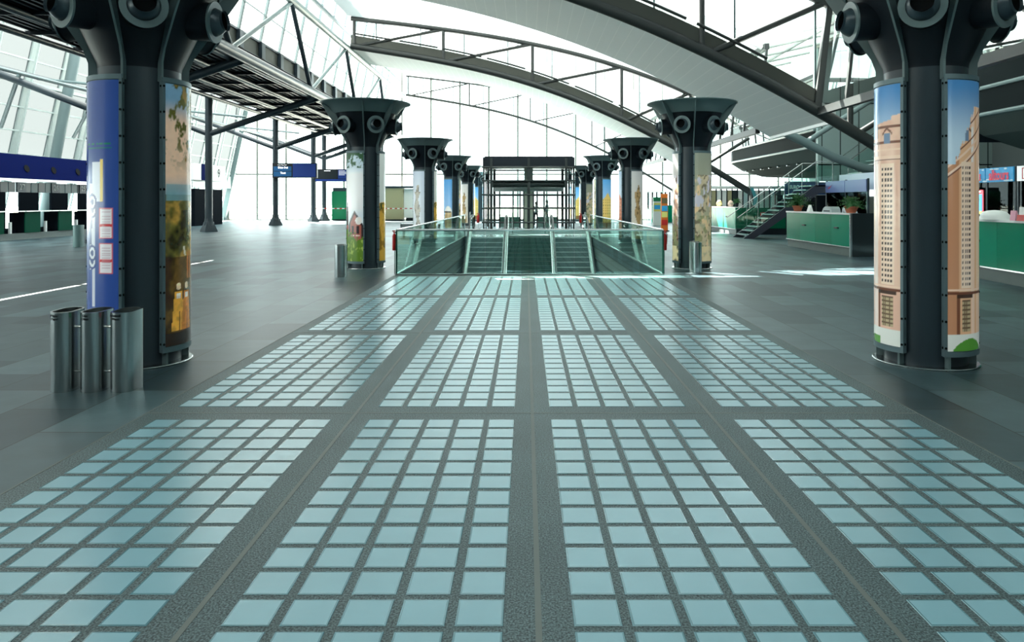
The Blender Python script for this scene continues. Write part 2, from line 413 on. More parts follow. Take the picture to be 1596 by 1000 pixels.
def truss(Y, label, plate=True, r=.2, back=False):
    root = thing('roof_truss', label, 'roof truss', (-11, Y, zb(-11)), 'arched steel roof trusses')
    rr = r
    MB().path(arch(-11, 14.3, Y, zb, 48), rr, 12).build('bottom_chord', TRUSS, root)
    MB().path(arch(-11, 10.3, Y, zt, 40), rr * .75, 10).build('top_chord', TRUSS, root)
    if plate:
        strip(MB(), -11, 9.9, Y - .03, Y + .03, zb, rr, rr + .5).build('web_plate', PLATE, root)
        mr = MB()
        x = -10.7
        while x < 8.0:
            mr.path([(x + q * .48, Y - .1, zb(x + q * .48) + rr + .60) for q in range(6)], .055, 8); x += 2.75
        mr.build('guard_rail', TRUSS, root)
    for x in POSTX:
        top = zt(x) if x < 9 else zb(x)
        if x < 9: MB().tube((x, Y, zb(x)), (x, Y, zt(x)), rr * .55, 10).build('post', TRUSS, root)
    MB().bar((9.9, Y, zb(9.9)), (10.35, Y, zt(10.35)), rr * 1.0, rr * 1.2, (0, 1, 0)).build('end_post', TRUSS, root)
    for a, b in zip(POSTX[:-1], POSTX[1:]):
        xb = a + .35; xt = min(b, 10.3) - .15
        MB().tube((xb, Y, zb(xb) + rr * .6), (xt, Y, zt(xt) - .05), rr * .55, 10).build('diagonal', TRUSS, root)
    # thin glazing bars and the glass between the chords
    x = -10.8 + 1.38; k = 0
    while x < 9.9:
        MB().box(x - .035, x + .035, Y + .06, Y + .16, zb(x) + (rr + .5 if plate else 0), zt(x)).build('glazing_bar', STEEL2, root, smooth=False); x += 2.76
    g = MB(); vs = []; n = 24
    xs = [-11 + 21.2 * i / n for i in range(n + 1)]
    for x in xs: vs += [(x, Y + .11, zb(x) + (rr + .5 if plate else 0)), (x, Y + .11, zt(x))]
    g.add(vs, [(2 * i, 2 * i + 2, 2 * i + 3, 2 * i + 1) for i in range(n)])
    g.build('glazing', GLASS, root, smooth=False)
    # branch struts past the right end
    if plate:
        MB().tube((11.07, Y, zb(11.07)), (11.07, Y, 8.4), rr * .5, 10).build('post', TRUSS, root)
        for (x1, z1, x2, z2) in ((9.3, 4.35 if False else zb(9.9) - 1.5, 11.0, zb(11.07) + .05),):
            pass
        MB().tube((11.3, Y, zb(11.3)), (14.0, Y, zb(11.3) + 1.67), rr * .5, 10).build('diagonal', TRUSS, root)
        MB().tube((14.2, Y, 0), (14.2, Y, zb(14.2)), rr * .8, 10).build('end_support', TRUSS, root)
    return root
truss(4.0, 'nearest dark arched roof truss, overhead and behind the first columns')  # out of view, included with its roof bay for the light
truss(25.0, 'large dark arched glazed roof truss crossing the upper right above the near white vault')
truss(46.0, 'middle dark arched glazed roof truss with vertical posts above the far white vault')
truss(67.0, 'thin arched truss standing against the far end glazing', plate=False, r=.11)

# closed white vault bands, and milky glass over the raised bays
k = 0
for ya, yb in ((-9, -4), (4.1, 12.5), (25.1, 31.6), (46.1, 52.6)):  # bands nearest the camera are unseen, included for their effect on light
    mb = MB(); strip(mb, -11.2, 10.55, ya, yb, zb, .02, .42, 60)
    o = struct(mb.build('ceiling', VAULT, origin=False))
    mb = MB(); strip(mb, -11.2, 10.56, ya - .05, ya + .12, zb, -.03, .3, 60); mb.box(10.5, 10.62, ya, yb, zb(10.55) - .06, zb(10.55) + .5)
    struct(mb.build('trim_2', WHITESTEEL, origin=False))
for ya, yb in ((-4, 4), (12.5, 25), (31.6, 46), (52.6, 67)):
    mb = MB(); strip(mb, -11.2, 10.5, ya, yb, zt, .15, .22, 40)
    struct(mb.build('ceiling_raised', FRITN if ya < 20 else FRIT, origin=False))
    if ya > 0:
        # near glazed face of the raised bay, white frames
        mb = MB()
        x = -10.8
        while x < 10.3:
            mb.tube((x, ya + .1, zb(x) + .4), (x, ya + .1, zt(x)), .06, 8); x += 2.76
        mb.path(arch(-11, 10.3, ya + .1, lambda q: (zt(q) * .8 + zb(q) * .2), 40), .1, 8)
        mb.path(arch(-11, 10.3, ya + .35, zt, 40), .13, 8)
        struct(mb.build('window_1_frame', WHITESTEEL, origin=False))
        mb = MB(); vs = []
        for i in range(25):
            x = -11 + 21.3 * i / 24; vs += [(x, ya, zb(x) + .4), (x, ya, zt(x) + .15)]
        mb.add(vs, [(2 * i, 2 * i + 2, 2 * i + 3, 2 * i + 1) for i in range(24)])
        struct(mb.build('window_1', GLASS, smooth=False, origin=False))
    # right cheek of the raised bay
    mb = MB(); mb.quad((10.0, ya, zb(10)), (10.0, yb, zb(10)), (10.4, yb, zt(10.4)), (10.4, ya, zt(10.4)))
    struct(mb.build('window_2', GLASS, smooth=False, origin=False))
    mb = MB()
    y = ya
    while y < yb + .1:
        mb.bar((10.0, y, zb(10)), (10.4, y, zt(10.4)), .09, .14, (0, 1, 0)); y += 2.08
    mb.bar((10.4, ya, zt(10.4)), (10.4, yb, zt(10.4)), .2, .25); mb.bar((10.0, ya, zb(10)), (10.0, yb, zb(10)), .2, .25)
    struct(mb.build('window_2_frame', TRUSS, origin=False))

# right low roof: slatted soffit from the vault edge outward
mb = MB(); mb.quad((15.0, 38, 9.75), (15.0, 67, 9.75), (30, 67, 11.7), (30, 38, 11.7))
struct(mb.build('window_6', FRITG, smooth=False, origin=False))
mb = MB(); mb.prism([(15.0, -9, 9.6), (15.0, 38, 9.6), (30, 38, 11.6), (30, -9, 11.6)], (0, 0, .3))
struct(mb.build('ceiling_right', SLATC, smooth=False, origin=False))

mb = MB(); mb.quad((10.5, -9, 8.75), (10.5, 67, 8.75), (15.0, 67, 9.75), (15.0, -9, 9.75))
struct(mb.build('window_6', FRITG, smooth=False, origin=False))
mb = MB(); y = -8
while y < 67:
    mb.tube((10.5, y, 8.6), (15.0, y, 9.6), .07, 8); y += 2.75
mb.tube((12.8, -9, 9.15), (12.8, 67, 9.15), .09, 8)
struct(mb.build('window_6_frame', WHITESTEEL, smooth=False, origin=False))
# ================================================================= LEFT LATTICE GIRDER
root = thing('lattice_girder', 'long grey steel lattice girder running down the left side under the clerestory', 'girder', (-11.2, 30, 7.45))
MB().tube((-11.2, -8.9, 11.3), (-11.2, 66.6, 11.3), .2, 12).build('top_chord', STEEL2, root)
MB().tube((-11.4, -8.9, 7.55), (-11.4, 66.6, 7.55), .22, 12).build('bottom_chord', STEEL, root)
y = -3.4
while y < 66:
    for s in (-1, 1):
        yt = y + s * 5.0 + (1.8 if s > 0 else 0)
        if s < 0: yt = y - 3.9
        if -9 < yt < 66.6:
            MB().tube((-11.4, y, 7.6), (-11.2, yt, 11.25), .10 if s > 0 else .12, 10).build('diagonal', STEEL2 if s > 0 else STEEL, root)
    y += 10.55
# clerestory behind it
root = thing('clerestory_beam', 'grey riveted beam panels along the foot of the leaning clerestory glass', 'beam', (-13.2, 30, 8.6))
mb = MB(); mb.box(-13.4, -13.1, -8.9, 66.6, 8.75, 9.45); mb.build('web', PLATE, root, smooth=False)
mb = MB(); mb.box(-13.5, -13.0, -8.9, 66.6, 9.45, 9.55); mb.box(-13.5, -13.0, -8.9, 66.6, 8.65, 8.75); mb.build('flange', STEEL, root, smooth=False)
mb = MB()
y = -8
while y < 66:
    MB().box(-13.08, -12.9, y - .22, y + .22, 8.7, 9.5).build('stiffener', STEEL, root, smooth=False); y += 2.75
mb = MB(); mb.quad((-13.3, -9, 9.5), (-13.3, 67, 9.5), (-11.9, 67, 16.5), (-11.9, -9, 16.5))
struct(mb.build('window_3', FRIT, smooth=False, origin=False))
mb = MB(); y = -7.6
while y < 67:
    mb.bar((-13.25, y, 9.5), (-11.85, y, 16.5), .10, .22, (0, 1, 0)); y += 2.75
for z in (10.9, 12.3, 13.7, 15.1, 16.5):
    x = -13.2 + (z - 9.5) * .2
    mb.bar((x, -9, z), (x, 67, z), .05, .07)
struct(mb.build('window_3_frame', STEEL2, smooth=False, origin=False))
# upper ledge between clerestory and vault edge
mb = MB(); mb.bar((-11.6, -9, 12.7), (-11.6, 67, 12.7), .14, .2)
struct(mb.build('trim_3', STEEL2, smooth=False, origin=False))

# service deck over the side aisle
root = thing('service_deck', 'dark slatted service deck hung under the girder over the left aisle', 'deck', (-14.6, 30, 7.2))
mb = MB(); x = -17.6
while x < -11.7:
    mb.box(x, x + .12, -8.9, 66.5, 7.75, 7.95); x += .3
mb.build('slat_deck', CONE, root, smooth=False)
mb = MB(); mb.box(-17.7, -13.75, -8.9, 66.5, 7.97, 8.02); mb.box(-13.35, -11.7, -8.9, 66.5, 7.97, 8.02); mb.box(-13.75, -13.35, -8.9, 17.6, 7.97, 8.02); mb.box(-13.75, -13.35, 27, 66.5, 7.97, 8.02); mb.build('deck_plate', BLACK, root, smooth=False)  # slot left open near the beam so a sun stripe reaches the floor
for x in (-17.8, -15.8, -13.8, -12.2):
    MB().tube((x, -8.9, 7.62), (x, 66.5, 7.62), .13, 10).build('long_tube', STEEL, root)
mb = MB(); y = -7
while y < 66: mb.box(-17.8, -11.6, y - .05, y + .05, 7.62, 7.76); y += 2.75
mb.build('cross_bars', CONE, root, smooth=False)

# branching posts in a row along the left aisle
def make_post():
    root = thing('branching_post', None, 'steel post', (0, 0, 0), 'branching steel posts of the left aisle')
    MB().tube((0, 0, .55), (0, 0, 7.75), .2, 16).build('shaft', STEEL, root)
    mb = MB(); mb.lathe([(0, .0), (.50, 0), (.50, .05), (.24, .62), (.24, .72), (.2, .76)], n=4)
    mb.lathe([(.0, .40), (.30, .36), (.27, .55)], n=16)
    mb.build('foot', STEEL, root)
    MB().tube((0, 0, 5.5), (6.3, 0, 7.62), .16, 12, .2).build('arm', STEEL, root)
    MB().tube((0, 0, 5.5), (-5.9, 0, 7.75), .15, 12).build('arm', STEEL, root)
    return root
pp = make_post()
plab = ['branching steel post nearest of the row, beside the first left column',
        'branching steel post left of the airport, second of the row, by the pale check-in booth',
        'branching steel post holding the left end of the blue display board',
        'branching steel post between the two blue display boards',
        'branching steel post farthest of the row, in front of the end glazing']
POSTY = [30.3, 41.3, 52.3, 61.6, 64.9]
plab[1] = 'branching steel post second of the row, in front of the booth with the number signs'
for i, y in enumerate(POSTY):
    o = pp if i == 0 else copy_tree(pp)
    o.location = (-17.9, y, 0); o['label'] = plab[i]
# thin tubes tying the post heads
ties = thing('tie_tube_frame', 'frame of thin horizontal tubes tying the left posts to the leaning facade', 'tube frame', (-21, 48, 7.2))
for y in (35.8, 46.8, 57.8):
    MB().tube((-23.9, y, 7.7), (-17.9, y, 7.1), .07, 8).build('tie_tube', STEEL2, ties)
MB().tube((-23.8, -8.9, 7.75), (-23.8, 66.5, 7.75), .12, 10).build('long_tube', STEEL, ties)
MB().tube((-20.9, -8.9, 7.0), (-20.9, 66.5, 7.0), .07, 8).build('long_tube', STEEL2, ties)
for y in (30.3, 35.8, 41.3):
    MB().tube((-24.6, y + 4, 5.2), (-21, y, 6.9), .09, 8).build('tie_rod', STEEL2, ties)

# ================================================================= LEFT LEANING FACADE
LX0, LK = -27.9, .215
fx = lambda z: LX0 + LK * z
mb = MB(); mb.quad((fx(8.0), -9, 8.0), (fx(8.0), 67, 8.0), (fx(16.5), 67, 16.5), (fx(16.5), -9, 16.5))
struct(mb.build('window_4', FRITL, smooth=False, origin=False))
mb = MB(); mb.quad((fx(3.9), -9, 3.9), (fx(3.9), 67, 3.9), (fx(8.0), 67, 8.0), (fx(8.0), -9, 8.0))
struct(mb.build('window_4', FRITL, smooth=False, origin=False))
mb = MB(); mb.quad((fx(16.5), -9, 16.5), (fx(16.5), 67, 16.5), (-18.4, 67, 16.5), (-18.4, -9, 16.5))  # unseen aisle roof added to block direct sun on the aisle floor
struct(mb.build('ceiling_aisle_sun_block', FRIT, smooth=False, origin=False))
mb = MB(); mb.quad((fx(.3), -9, .3), (fx(.3), 67, .3), (fx(2.9), 67, 2.9), (fx(2.9), -9, 2.9))
struct(mb.build('window_4', GLASS, smooth=False, origin=False))
mb = MB(); y = -8.4
while y < 67:
    mb.bar((fx(0), y, 0), (fx(16.5), y, 16.5), .16, .34, (0, 1, 0)); mb.bar((fx(0) + .28, y, 0), (fx(16.5) + .28, y, 16.5), .1, .08, (0, 1, 0)); y += 2.75
z = 4.2
while z < 16.6:
    mb.bar((fx(z) + .05, -9, z), (fx(z) + .05, 67, z), .09, .08); z += 1.22
mb.bar((fx(7.9) + .15, -9, 7.9), (fx(7.9) + .15, 67, 7.9), .2, .16)
mb.box(fx(3.4) - .2, fx(3.4) + .3, -9, 67, 2.9, 3.95)
mb.box(fx(0), fx(0) + .4, -9, 67, 0, .3)
struct(mb.build('window_4_frame', mat('pale_facade_frame', srgb(176, 188, 186), .4), smooth=False, origin=False))
for i, (y, lab) in enumerate(((33.0, 'thick leaning tubular prop of the left facade at the photo edge'), (40.3, 'thick leaning grey tubular prop of the left facade above the blue fascia'), (51.3, 'thick leaning tubular prop of the left facade behind the second post'))):
    mb = MB(); mb.tube((fx(0) + 1.2, y, 0), (fx(13) + 1.0, y, 13.5), .28, 16)
    tag(mb.build('facade_prop', STEEL2), lab, 'facade prop', 'leaning tubular facade props')

# ================================================================= END GLAZING
mb = MB(); vs = []
XR_END = 24
mb.quad((-27.9, 67.3, 0), (XR_END, 67.3, 0), (XR_END, 67.3, 17), (-24.2, 67.3, 17))
struct(mb.build('window_5', GLASS, smooth=False, origin=False))
mb = MB(); x = 1.89 - 2.655 * 11
while x < XR_END:
    z0 = 0
    mb.box(x - .075, x + .075, 67.1, 67.25, 0, 16.8); x += 2.655
mb.box(-27.5, XR_END, 67.08, 67.26, 4.13, 4.27)
mb.box(-27.9, XR_END, 67.08, 67.26, 0, .12)
mb.box(-26.5, -2, 66.95, 67.05, .42, .5)
struct(mb.build('window_5_frame', mat('mullion_steel', srgb(120, 124, 118), .5), smooth=False, origin=False))
mb = MB(); mb.bar((fx(0) + .2, 66.9, 0), (fx(16.5) + .2, 66.9, 16.5), .5, .5, (0, 1, 0))
struct(mb.build('trim_4', STEEL2, smooth=False, origin=False))
# right closing wall; unseen back wall added to stop light from behind
mb = MB(); mb.box(-30, 30, -9.3, -9, 0, 17); struct(mb.build('wall_back_light_block', WALLG, smooth=False, origin=False))
mb = MB(); mb.box(24, 24.3, -9, 67, 0, 11); struct(mb.build('wall_right', WALLG, smooth=False, origin=False))
# ================================================================= COLUMN PRINTS
def S(*rgb): return np.array(srgb(*rgb))
def sm(a, b, x): t = np.clip((x - a) / (b - a), 0, 1); return t * t * (3 - 2 * t)
def noise(U, V, sx, sy, seed):
    r = np.random.RandomState(seed); g = r.rand(64, 64)
    x = U * sx; y = V * sy; xi = np.floor(x).astype(int); yi = np.floor(y).astype(int); fx_ = x - xi; fy_ = y - yi
    fx_ = fx_ * fx_ * (3 - 2 * fx_); fy_ = fy_ * fy_ * (3 - 2 * fy_)
    G = lambda a, b: g[a % 64, b % 64]
    return (G(xi, yi) * (1 - fx_) + G(xi + 1, yi) * fx_) * (1 - fy_) + (G(xi, yi + 1) * (1 - fx_) + G(xi + 1, yi + 1) * fx_) * fy_
def fbm(U, V, sx, sy, seed): return (noise(U, V, sx, sy, seed) * .55 + noise(U, V, sx * 2.1, sy * 2.1, seed + 1) * .3 + noise(U, V, sx * 4.3, sy * 4.3, seed + 2) * .15)
def blend(I, c, m):
    m = np.clip(m, 0, 1)[..., None]; return I * (1 - m) + np.asarray(c) * m
def rect(U, V, a, b, c, d): return ((U > a) & (U < b) & (V > c) & (V < d)).astype(float)
def base(U, c0, c1, V): return np.asarray(c0) * (1 - V[..., None]) + np.asarray(c1) * V[..., None] + 0 * U[..., None]
def p_map(U, V):
    I = base(U, S(52, 84, 160), S(46, 74, 140), V)
    W = S(226, 232, 240); Yl = S(236, 206, 96); Q = (U - .24) / 1.0 * 1.0
    I = blend(I, W, rect(Q, V, .12, .30, .16, .62) * .9); I = blend(I, S(52, 84, 160), rect(Q, V, .10, .20, .16, .30))
    I = blend(I, W, rect(Q, V, .20, .44, .55, .70)); I = blend(I, Yl, rect(Q, V, .42, .47, .55, .71))
    I = blend(I, W, rect(Q, V, .14, .42, .085, .125)); I = blend(I, Yl, rect(Q, V, .34, .40, .09, .10))
    for c in (.33, .36, .52, .55):
        d = np.hypot((Q - .2) * .6, (V - c) * 2.74); I = blend(I, S(40, 60, 130), (d < .085)); I = blend(I, W, ((d < .06) & (d > .03)))
    I = blend(I, S(40, 60, 130), rect(Q, V, .12, .2, .39, .49) * (noise(U, V, 20, 60, 3) > .4))
    for lo, hi in ((.285, .40), (.415, .53)):
        I = blend(I, S(214, 96, 100), rect(U, V, .64, .91, lo, hi)); I = blend(I, S(236, 232, 236), rect(U, V, .66, .89, lo + .005, hi - .005))
        I = blend(I, S(206, 46, 52), rect(U, V, .66, .89, lo + .045, lo + .055))
        I = blend(I, S(190, 160, 170), rect(U, V, .70, .86, lo + .006, hi - .006) * (np.sin(V * 700) > .6) * .7)
    G = S(30, 120, 96)
    I = blend(I, G, rect(U, V, .25, .88, .748, .753)); I = blend(I, G, rect(U, V, .25, .88, .762, .768) * (noise(U, V, 40, 4, 9) > .25))
    return I
def p_pastoral(U, V):
    I = base(U, S(120, 150, 160), S(110, 150, 176), V)
    I = blend(I, S(226, 190, 160), sm(.55, .66, V) * (1 - sm(.84, .95, V)))
    land = fbm(U, V, 4, 16, 21)
    I = blend(I, S(96, 92, 40), (V < .58) * 1.0); I = blend(I, S(178, 140, 60), (V < .56) * sm(.45, .62, land)); I = blend(I, S(50, 44, 20), (V < .52) * sm(.5, .7, 1 - land))
    I = blend(I, S(104, 150, 158), rect(U, V, 0, 1, .555, .62) * (.8 - .3 * U))
    I = blend(I, S(60, 34, 18), (V < .34) * .75)
    tree = fbm(U, V, 7, 26, 5)
    I = blend(I, S(84, 86, 34), (V > .66) * sm(.40, .5, tree + (U - .6) * .35) * sm(.64, .8, V)); I = blend(I, S(140, 110, 50), (V > .7) * sm(.56, .62, tree + (U - .8) * .3))
    # two walking figures in ochre
    for cx, c in ((.27, S(232, 170, 60)), (.50, S(206, 130, 44))):
        w = .10 + .05 * (1 - sm(.06, .2, V)); I = blend(I, c, (abs(U - cx) < w) * (V > .055) * (V < .205))
        d = np.hypot((U - cx) * .68, (V - .225) * 2.74); I = blend(I, S(240, 214, 170), (d < .04)); I = blend(I, S(236, 226, 206), rect(U, V, cx - .06, cx + .06, .18, .2))
        I = blend(I, S(90, 50, 20), (abs(U - cx - .02) < .012) * (V > .05) * (V < .13))
    I = blend(I, S(196, 120, 60), (abs(U - .56 - (V - .25) * .6) < .09) * (V > .25) * (V < .36) * (np.sin(U * 60) > -.2))
    I = blend(I, S(40, 26, 16), (V < .05) * 1.0)
    k = .55 + .9 * fbm(U, V, 12, 60, 77); I = I * np.where(V < .56, k, .9 + .2 * k)[..., None]
    I = blend(I, S(214, 206, 180), (abs(U - .42 - (.37 - V) * 1.2) < .03) * (V > .34) * (V < .38))
    return I
def p_tower(side):
    def f(U, V):
        I = base(U, S(190, 214, 230), S(72, 132, 186), sm(.74, 1, V))
        st = S(224, 182, 158); hi_ = S(240, 208, 184); sh = S(196, 140, 104); dk = S(120, 80, 64)
        if side == 0:
            top = .862 + .03 * (U - .7) + .014 * (U > .82); wall = (V < top) * (U > .44 - .25 * (V < .80))
            g0, g1 = .585, .86; w0, w1 = .66, .80
            I = blend(I, st, wall); I = blend(I, hi_, wall * sm(.40, .62, fbm(U, V, 3, 12, 31)) * .6); I = blend(I, sh, wall * (U < .50) * (V > .7))
            I = blend(I, S(236, 226, 220), (U < .46) * (U > .30) * (V < .80) * .7)
            zs = lambda z: V - z
        else:
            top = np.where(U < .13, .69, .69 + .47 * (U - .13) + .02 * (np.mod(U * 9, 1) < .45)); wall = (V < np.minimum(top, .905)) * 1.0
            wall = np.clip(wall, 0, 1); g0, g1 = .25, .45; w0, w1 = .30, .40
            I = blend(I, sh, wall); I = blend(I, S(226, 180, 140), wall * (U > .2)); I = blend(I, hi_, wall * (U > .47) * (U < .58)); I = blend(I, S(236, 200, 170), wall * (U > .64))
            zs = lambda z: V - z - .16 * (U - .45) * (V > .6)
            I = blend(I, S(236, 240, 240), (abs(U - .50) < .03) * (V > .70) * (V < .83) * .7)
        for z in (.84, .78, .715): I = blend(I, dk, wall * (abs(zs(z)) < .0035))
        I = blend(I, hi_, wall * (abs(zs(.722)) < .006)); I = blend(I, hi_, wall * (abs(zs(.752)) < .004))
        gx = np.mod((U - g0) / ((g1 - g0) / 4), 1); gy = np.mod((V - .235) / .0205, 1)
        I = blend(I, S(240, 214, 190), rect(U, V, g0 - .02, g1 + .02, .23, .70) * wall)
        I = blend(I, S(66, 50, 46), rect(U, V, g0, g1, .235, .69) * (gx > .25) * (gx < .8) * (gy > .25) * (gy < .78))
        I = blend(I, S(112, 134, 160), rect(U, V, w0, w1, .775, .815) * wall); I = blend(I, dk, (abs(V - .835 + abs(U - (w0 + w1) / 2) * .2) < .005) * (abs(U - (w0 + w1) / 2) < .11) * wall)
        I = blend(I, S(110, 66, 48), (abs(V - .213) < .006) * wall); I = blend(I, hi_, (abs(V - .224) < .004) * wall)
        I = blend(I, S(120, 74, 54), rect(U, V, g0 - .10, g0 - .04, .06, .205)); I = blend(I, S(70, 50, 40), rect(U, V, g0 - .1, g1 + .06, .195, .207))
        I = blend(I, S(186, 166, 130), rect(U, V, g0, g1, .07, .19)); I = blend(I, S(110, 90, 70), rect(U, V, g0, g1, .07, .19) * ((np.mod((U - g0) * 20, 1) < .3) | (np.mod(V * 60, 1) < .3)))
        I = blend(I, S(224, 228, 220), (V < .062) * 1.0); g = (.045 if side else .03); I = blend(I, S(84, 150, 56), ((V < g - .10 * (U - .45) ** 2 * (3 if side else 1)) & ((U > .1) if side else (U < .55))).astype(float))
        return I
    return f
def p_church(U, V):
    I = base(U, S(232, 238, 240), S(196, 216, 226), V)
    I = blend(I, S(250, 250, 250), sm(.4, .55, V) * (1 - sm(.75, .9, V)))
    lf = fbm(U, V, 8, 30, 12); I = blend(I, S(60, 96, 66), (V > .86) * sm(.42, .52, lf + (V - .93) * 1.5))
    br = S(168, 96, 84); roof = .47 - .16 * abs(U - .62) * 2.2
    I = blend(I, S(60, 48, 50), ((V < roof) & (V > .2) & (abs(U - .62) < .40)).astype(float)); I = blend(I, br, ((V < roof - .035) & (abs(U - .66) < .27)).astype(float))
    I = blend(I, S(72, 56, 56), rect(U, V, .06, .22, .3, .46)); I = blend(I, br, rect(U, V, .04, .22, .1, .33)); I = blend(I, S(60, 50, 52), (V > .46) * (V < .56) * (abs(U - .14) < .08 * (.56 - V) / .1))
    d = np.hypot((U - .80) * .68, (V - .375) * 2.74); I = blend(I, S(236, 232, 226), (d < .10))
    for cx in (.52, .76): I = blend(I, S(50, 40, 44), rect(U, V, cx - .06, cx + .06, .255, .325)); I = blend(I, S(220, 196, 180), rect(U, V, cx - .1, cx + .1, .235, .245))
    bu = fbm(U, V, 9, 26, 40); I = blend(I, S(96, 130, 44), (V < .10 + .20 * bu + .12 * (1 - U)) * (V < .30) * 1.0); I = blend(I, S(170, 190, 90), (V < .2) * sm(.55, .7, bu))
    return I
def p_simple(sky0, sky1, figc, kind, seed):
    def f(U, V):
        I = base(U, sky0, sky1, V); n = fbm(U, V, 4, 14, seed)
        if kind == 'statue':
            w = .20 + .07 * np.sin(V * 22 + seed) + .10 * (n - .5)
            m = (abs(U - .5 - .06 * np.sin(V * 9)) < w * np.where(V > .70, .45, 1)) * (V < .80); I = blend(I, figc, m); I = blend(I, figc * .45, m * sm(.5, .65, fbm(U, V, 7, 24, seed + 3)))
            I = blend(I, figc * .9, rect(U, V, .15, .85, 0, .16))
        elif kind == 'field':
            I = blend(I, figc, V < .52 + .04 * n); I = blend(I, figc * .4, (V < .5) * sm(.45, .6, n)); I = blend(I, S(60, 80, 40), (V < .54) * (V > .47) * sm(.4, .6, fbm(U, V, 8, 20, seed)))
        elif kind == 'crowd':
            f1 = fbm(U, V, 5, 16, seed + 1); f2 = fbm(U, V, 9, 30, seed + 5); f3 = fbm(U, V, 6, 9, seed + 9)
            low = V < .80
            I = blend(I, figc, low * sm(.40, .52, f1)); I = blend(I, figc * .35, low * sm(.55, .66, f2)); I = blend(I, S(236, 206, 160), low * sm(.58, .66, f3) * .9)
            I = blend(I, S(210, 206, 214), (V > .5) * low * sm(.6, .68, fbm(U, V, 7, 12, seed + 13)))
            I = blend(I, S(130, 138, 92), (V < .42) * sm(.48, .6, n) * .7); I = blend(I, S(236, 216, 170), (V < .14) * sm(.3, .6, f1))
        elif kind == 'dome':
            d = np.hypot((U - .6) * .68, (V - .34) * 2.0); I = blend(I, S(236, 236, 230), ((d < .24) & (V > .34)).astype(float)); I = blend(I, figc, rect(U, V, .22, 1, 0, .34)); I = blend(I, S(60, 60, 56), rect(U, V, .1, .9, .33, .355)); I = blend(I, figc * .5, rect(U, V, .2, 1, .05, .3) * (np.mod(U * 6, 1) < .3))
        elif kind == 'house':
            I = blend(I, figc, V < .72 - .25 * abs(U - .5)); gx = np.mod(U * 5, 1); gy = np.mod(V * 18, 1); I = blend(I, figc * .35, (V < .6) * (gx > .35) * (gx < .7) * (gy > .3) * (gy < .75)); I = blend(I, S(120, 90, 50), (V < .12))
        return I
    return f
WSKY = S(226, 232, 234)
PRINTS = {
 'statue': p_simple(WSKY, S(206, 218, 232), S(176, 170, 156), 'statue', 61), 'statue_tan': p_simple(S(232, 222, 200), S(214, 216, 214), S(190, 160, 110), 'statue', 75),
 'field': p_simple(S(190, 200, 190), S(226, 232, 226), S(206, 160, 60), 'field', 81), 'crowd': p_simple(S(200, 190, 150), S(150, 156, 140), S(206, 190, 156), 'crowd', 90),
 'crowd_dark': p_simple(S(110, 96, 80), S(216, 214, 210), S(150, 116, 96), 'crowd', 120), 'dome': p_simple(S(170, 206, 236), S(86, 160, 220), S(206, 180, 130), 'dome', 140),
 'house': p_simple(S(200, 220, 236), S(90, 160, 216), S(222, 190, 110), 'house', 150), 'house_red': p_simple(S(220, 226, 230), S(180, 206, 226), S(196, 120, 90), 'house', 170)}
PM = bpy.data.materials.new('backlit_banner_print'); PM.use_nodes = True
_b = PM.node_tree.nodes['Principled BSDF']; _a = PM.node_tree.nodes.new('ShaderNodeAttribute'); _a.attribute_name = 'print'
PM.node_tree.links.new(_a.outputs['Color'], _b.inputs['Base Color']); PM.node_tree.links.new(_a.outputs['Color'], _b.inputs['Emission Color'])
_b.inputs['Emission Strength'].default_value = 0.22; _b.inputs['Roughness'].default_value = 0.16; _b.inputs['Specular IOR Level'].default_value = .6
def printed(verts_fn, nx, nz, fn, parent, name='banner_print', offset=(0, 0, 0)):
    u = np.linspace(0, 1, nx + 1); v = np.linspace(0, 1, nz + 1); U, V = np.meshgrid(u, v)
    vs = [verts_fn(a, b) for a, b in zip(U.ravel(), V.ravel())]
    fs = [(j * (nx + 1) + i, j * (nx + 1) + i + 1, (j + 1) * (nx + 1) + i + 1, (j + 1) * (nx + 1) + i) for j in range(nz) for i in range(nx)]
    me = bpy.data.meshes.new(name); me.from_pydata(vs, [], fs); me.materials.append(PM); me.shade_smooth()
    I = np.clip(fn(U, V), 0, 1).reshape(-1, 3); at_ = me.color_attributes.new('print', 'FLOAT_COLOR', 'POINT')
    at_.data.foreach_set('color', np.hstack([I, np.ones((len(I), 1))]).astype(np.float32).ravel())
    o = bpy.data.objects.new(name, me); COL.objects.link(o); o.parent = parent; o.location = offset
    return o

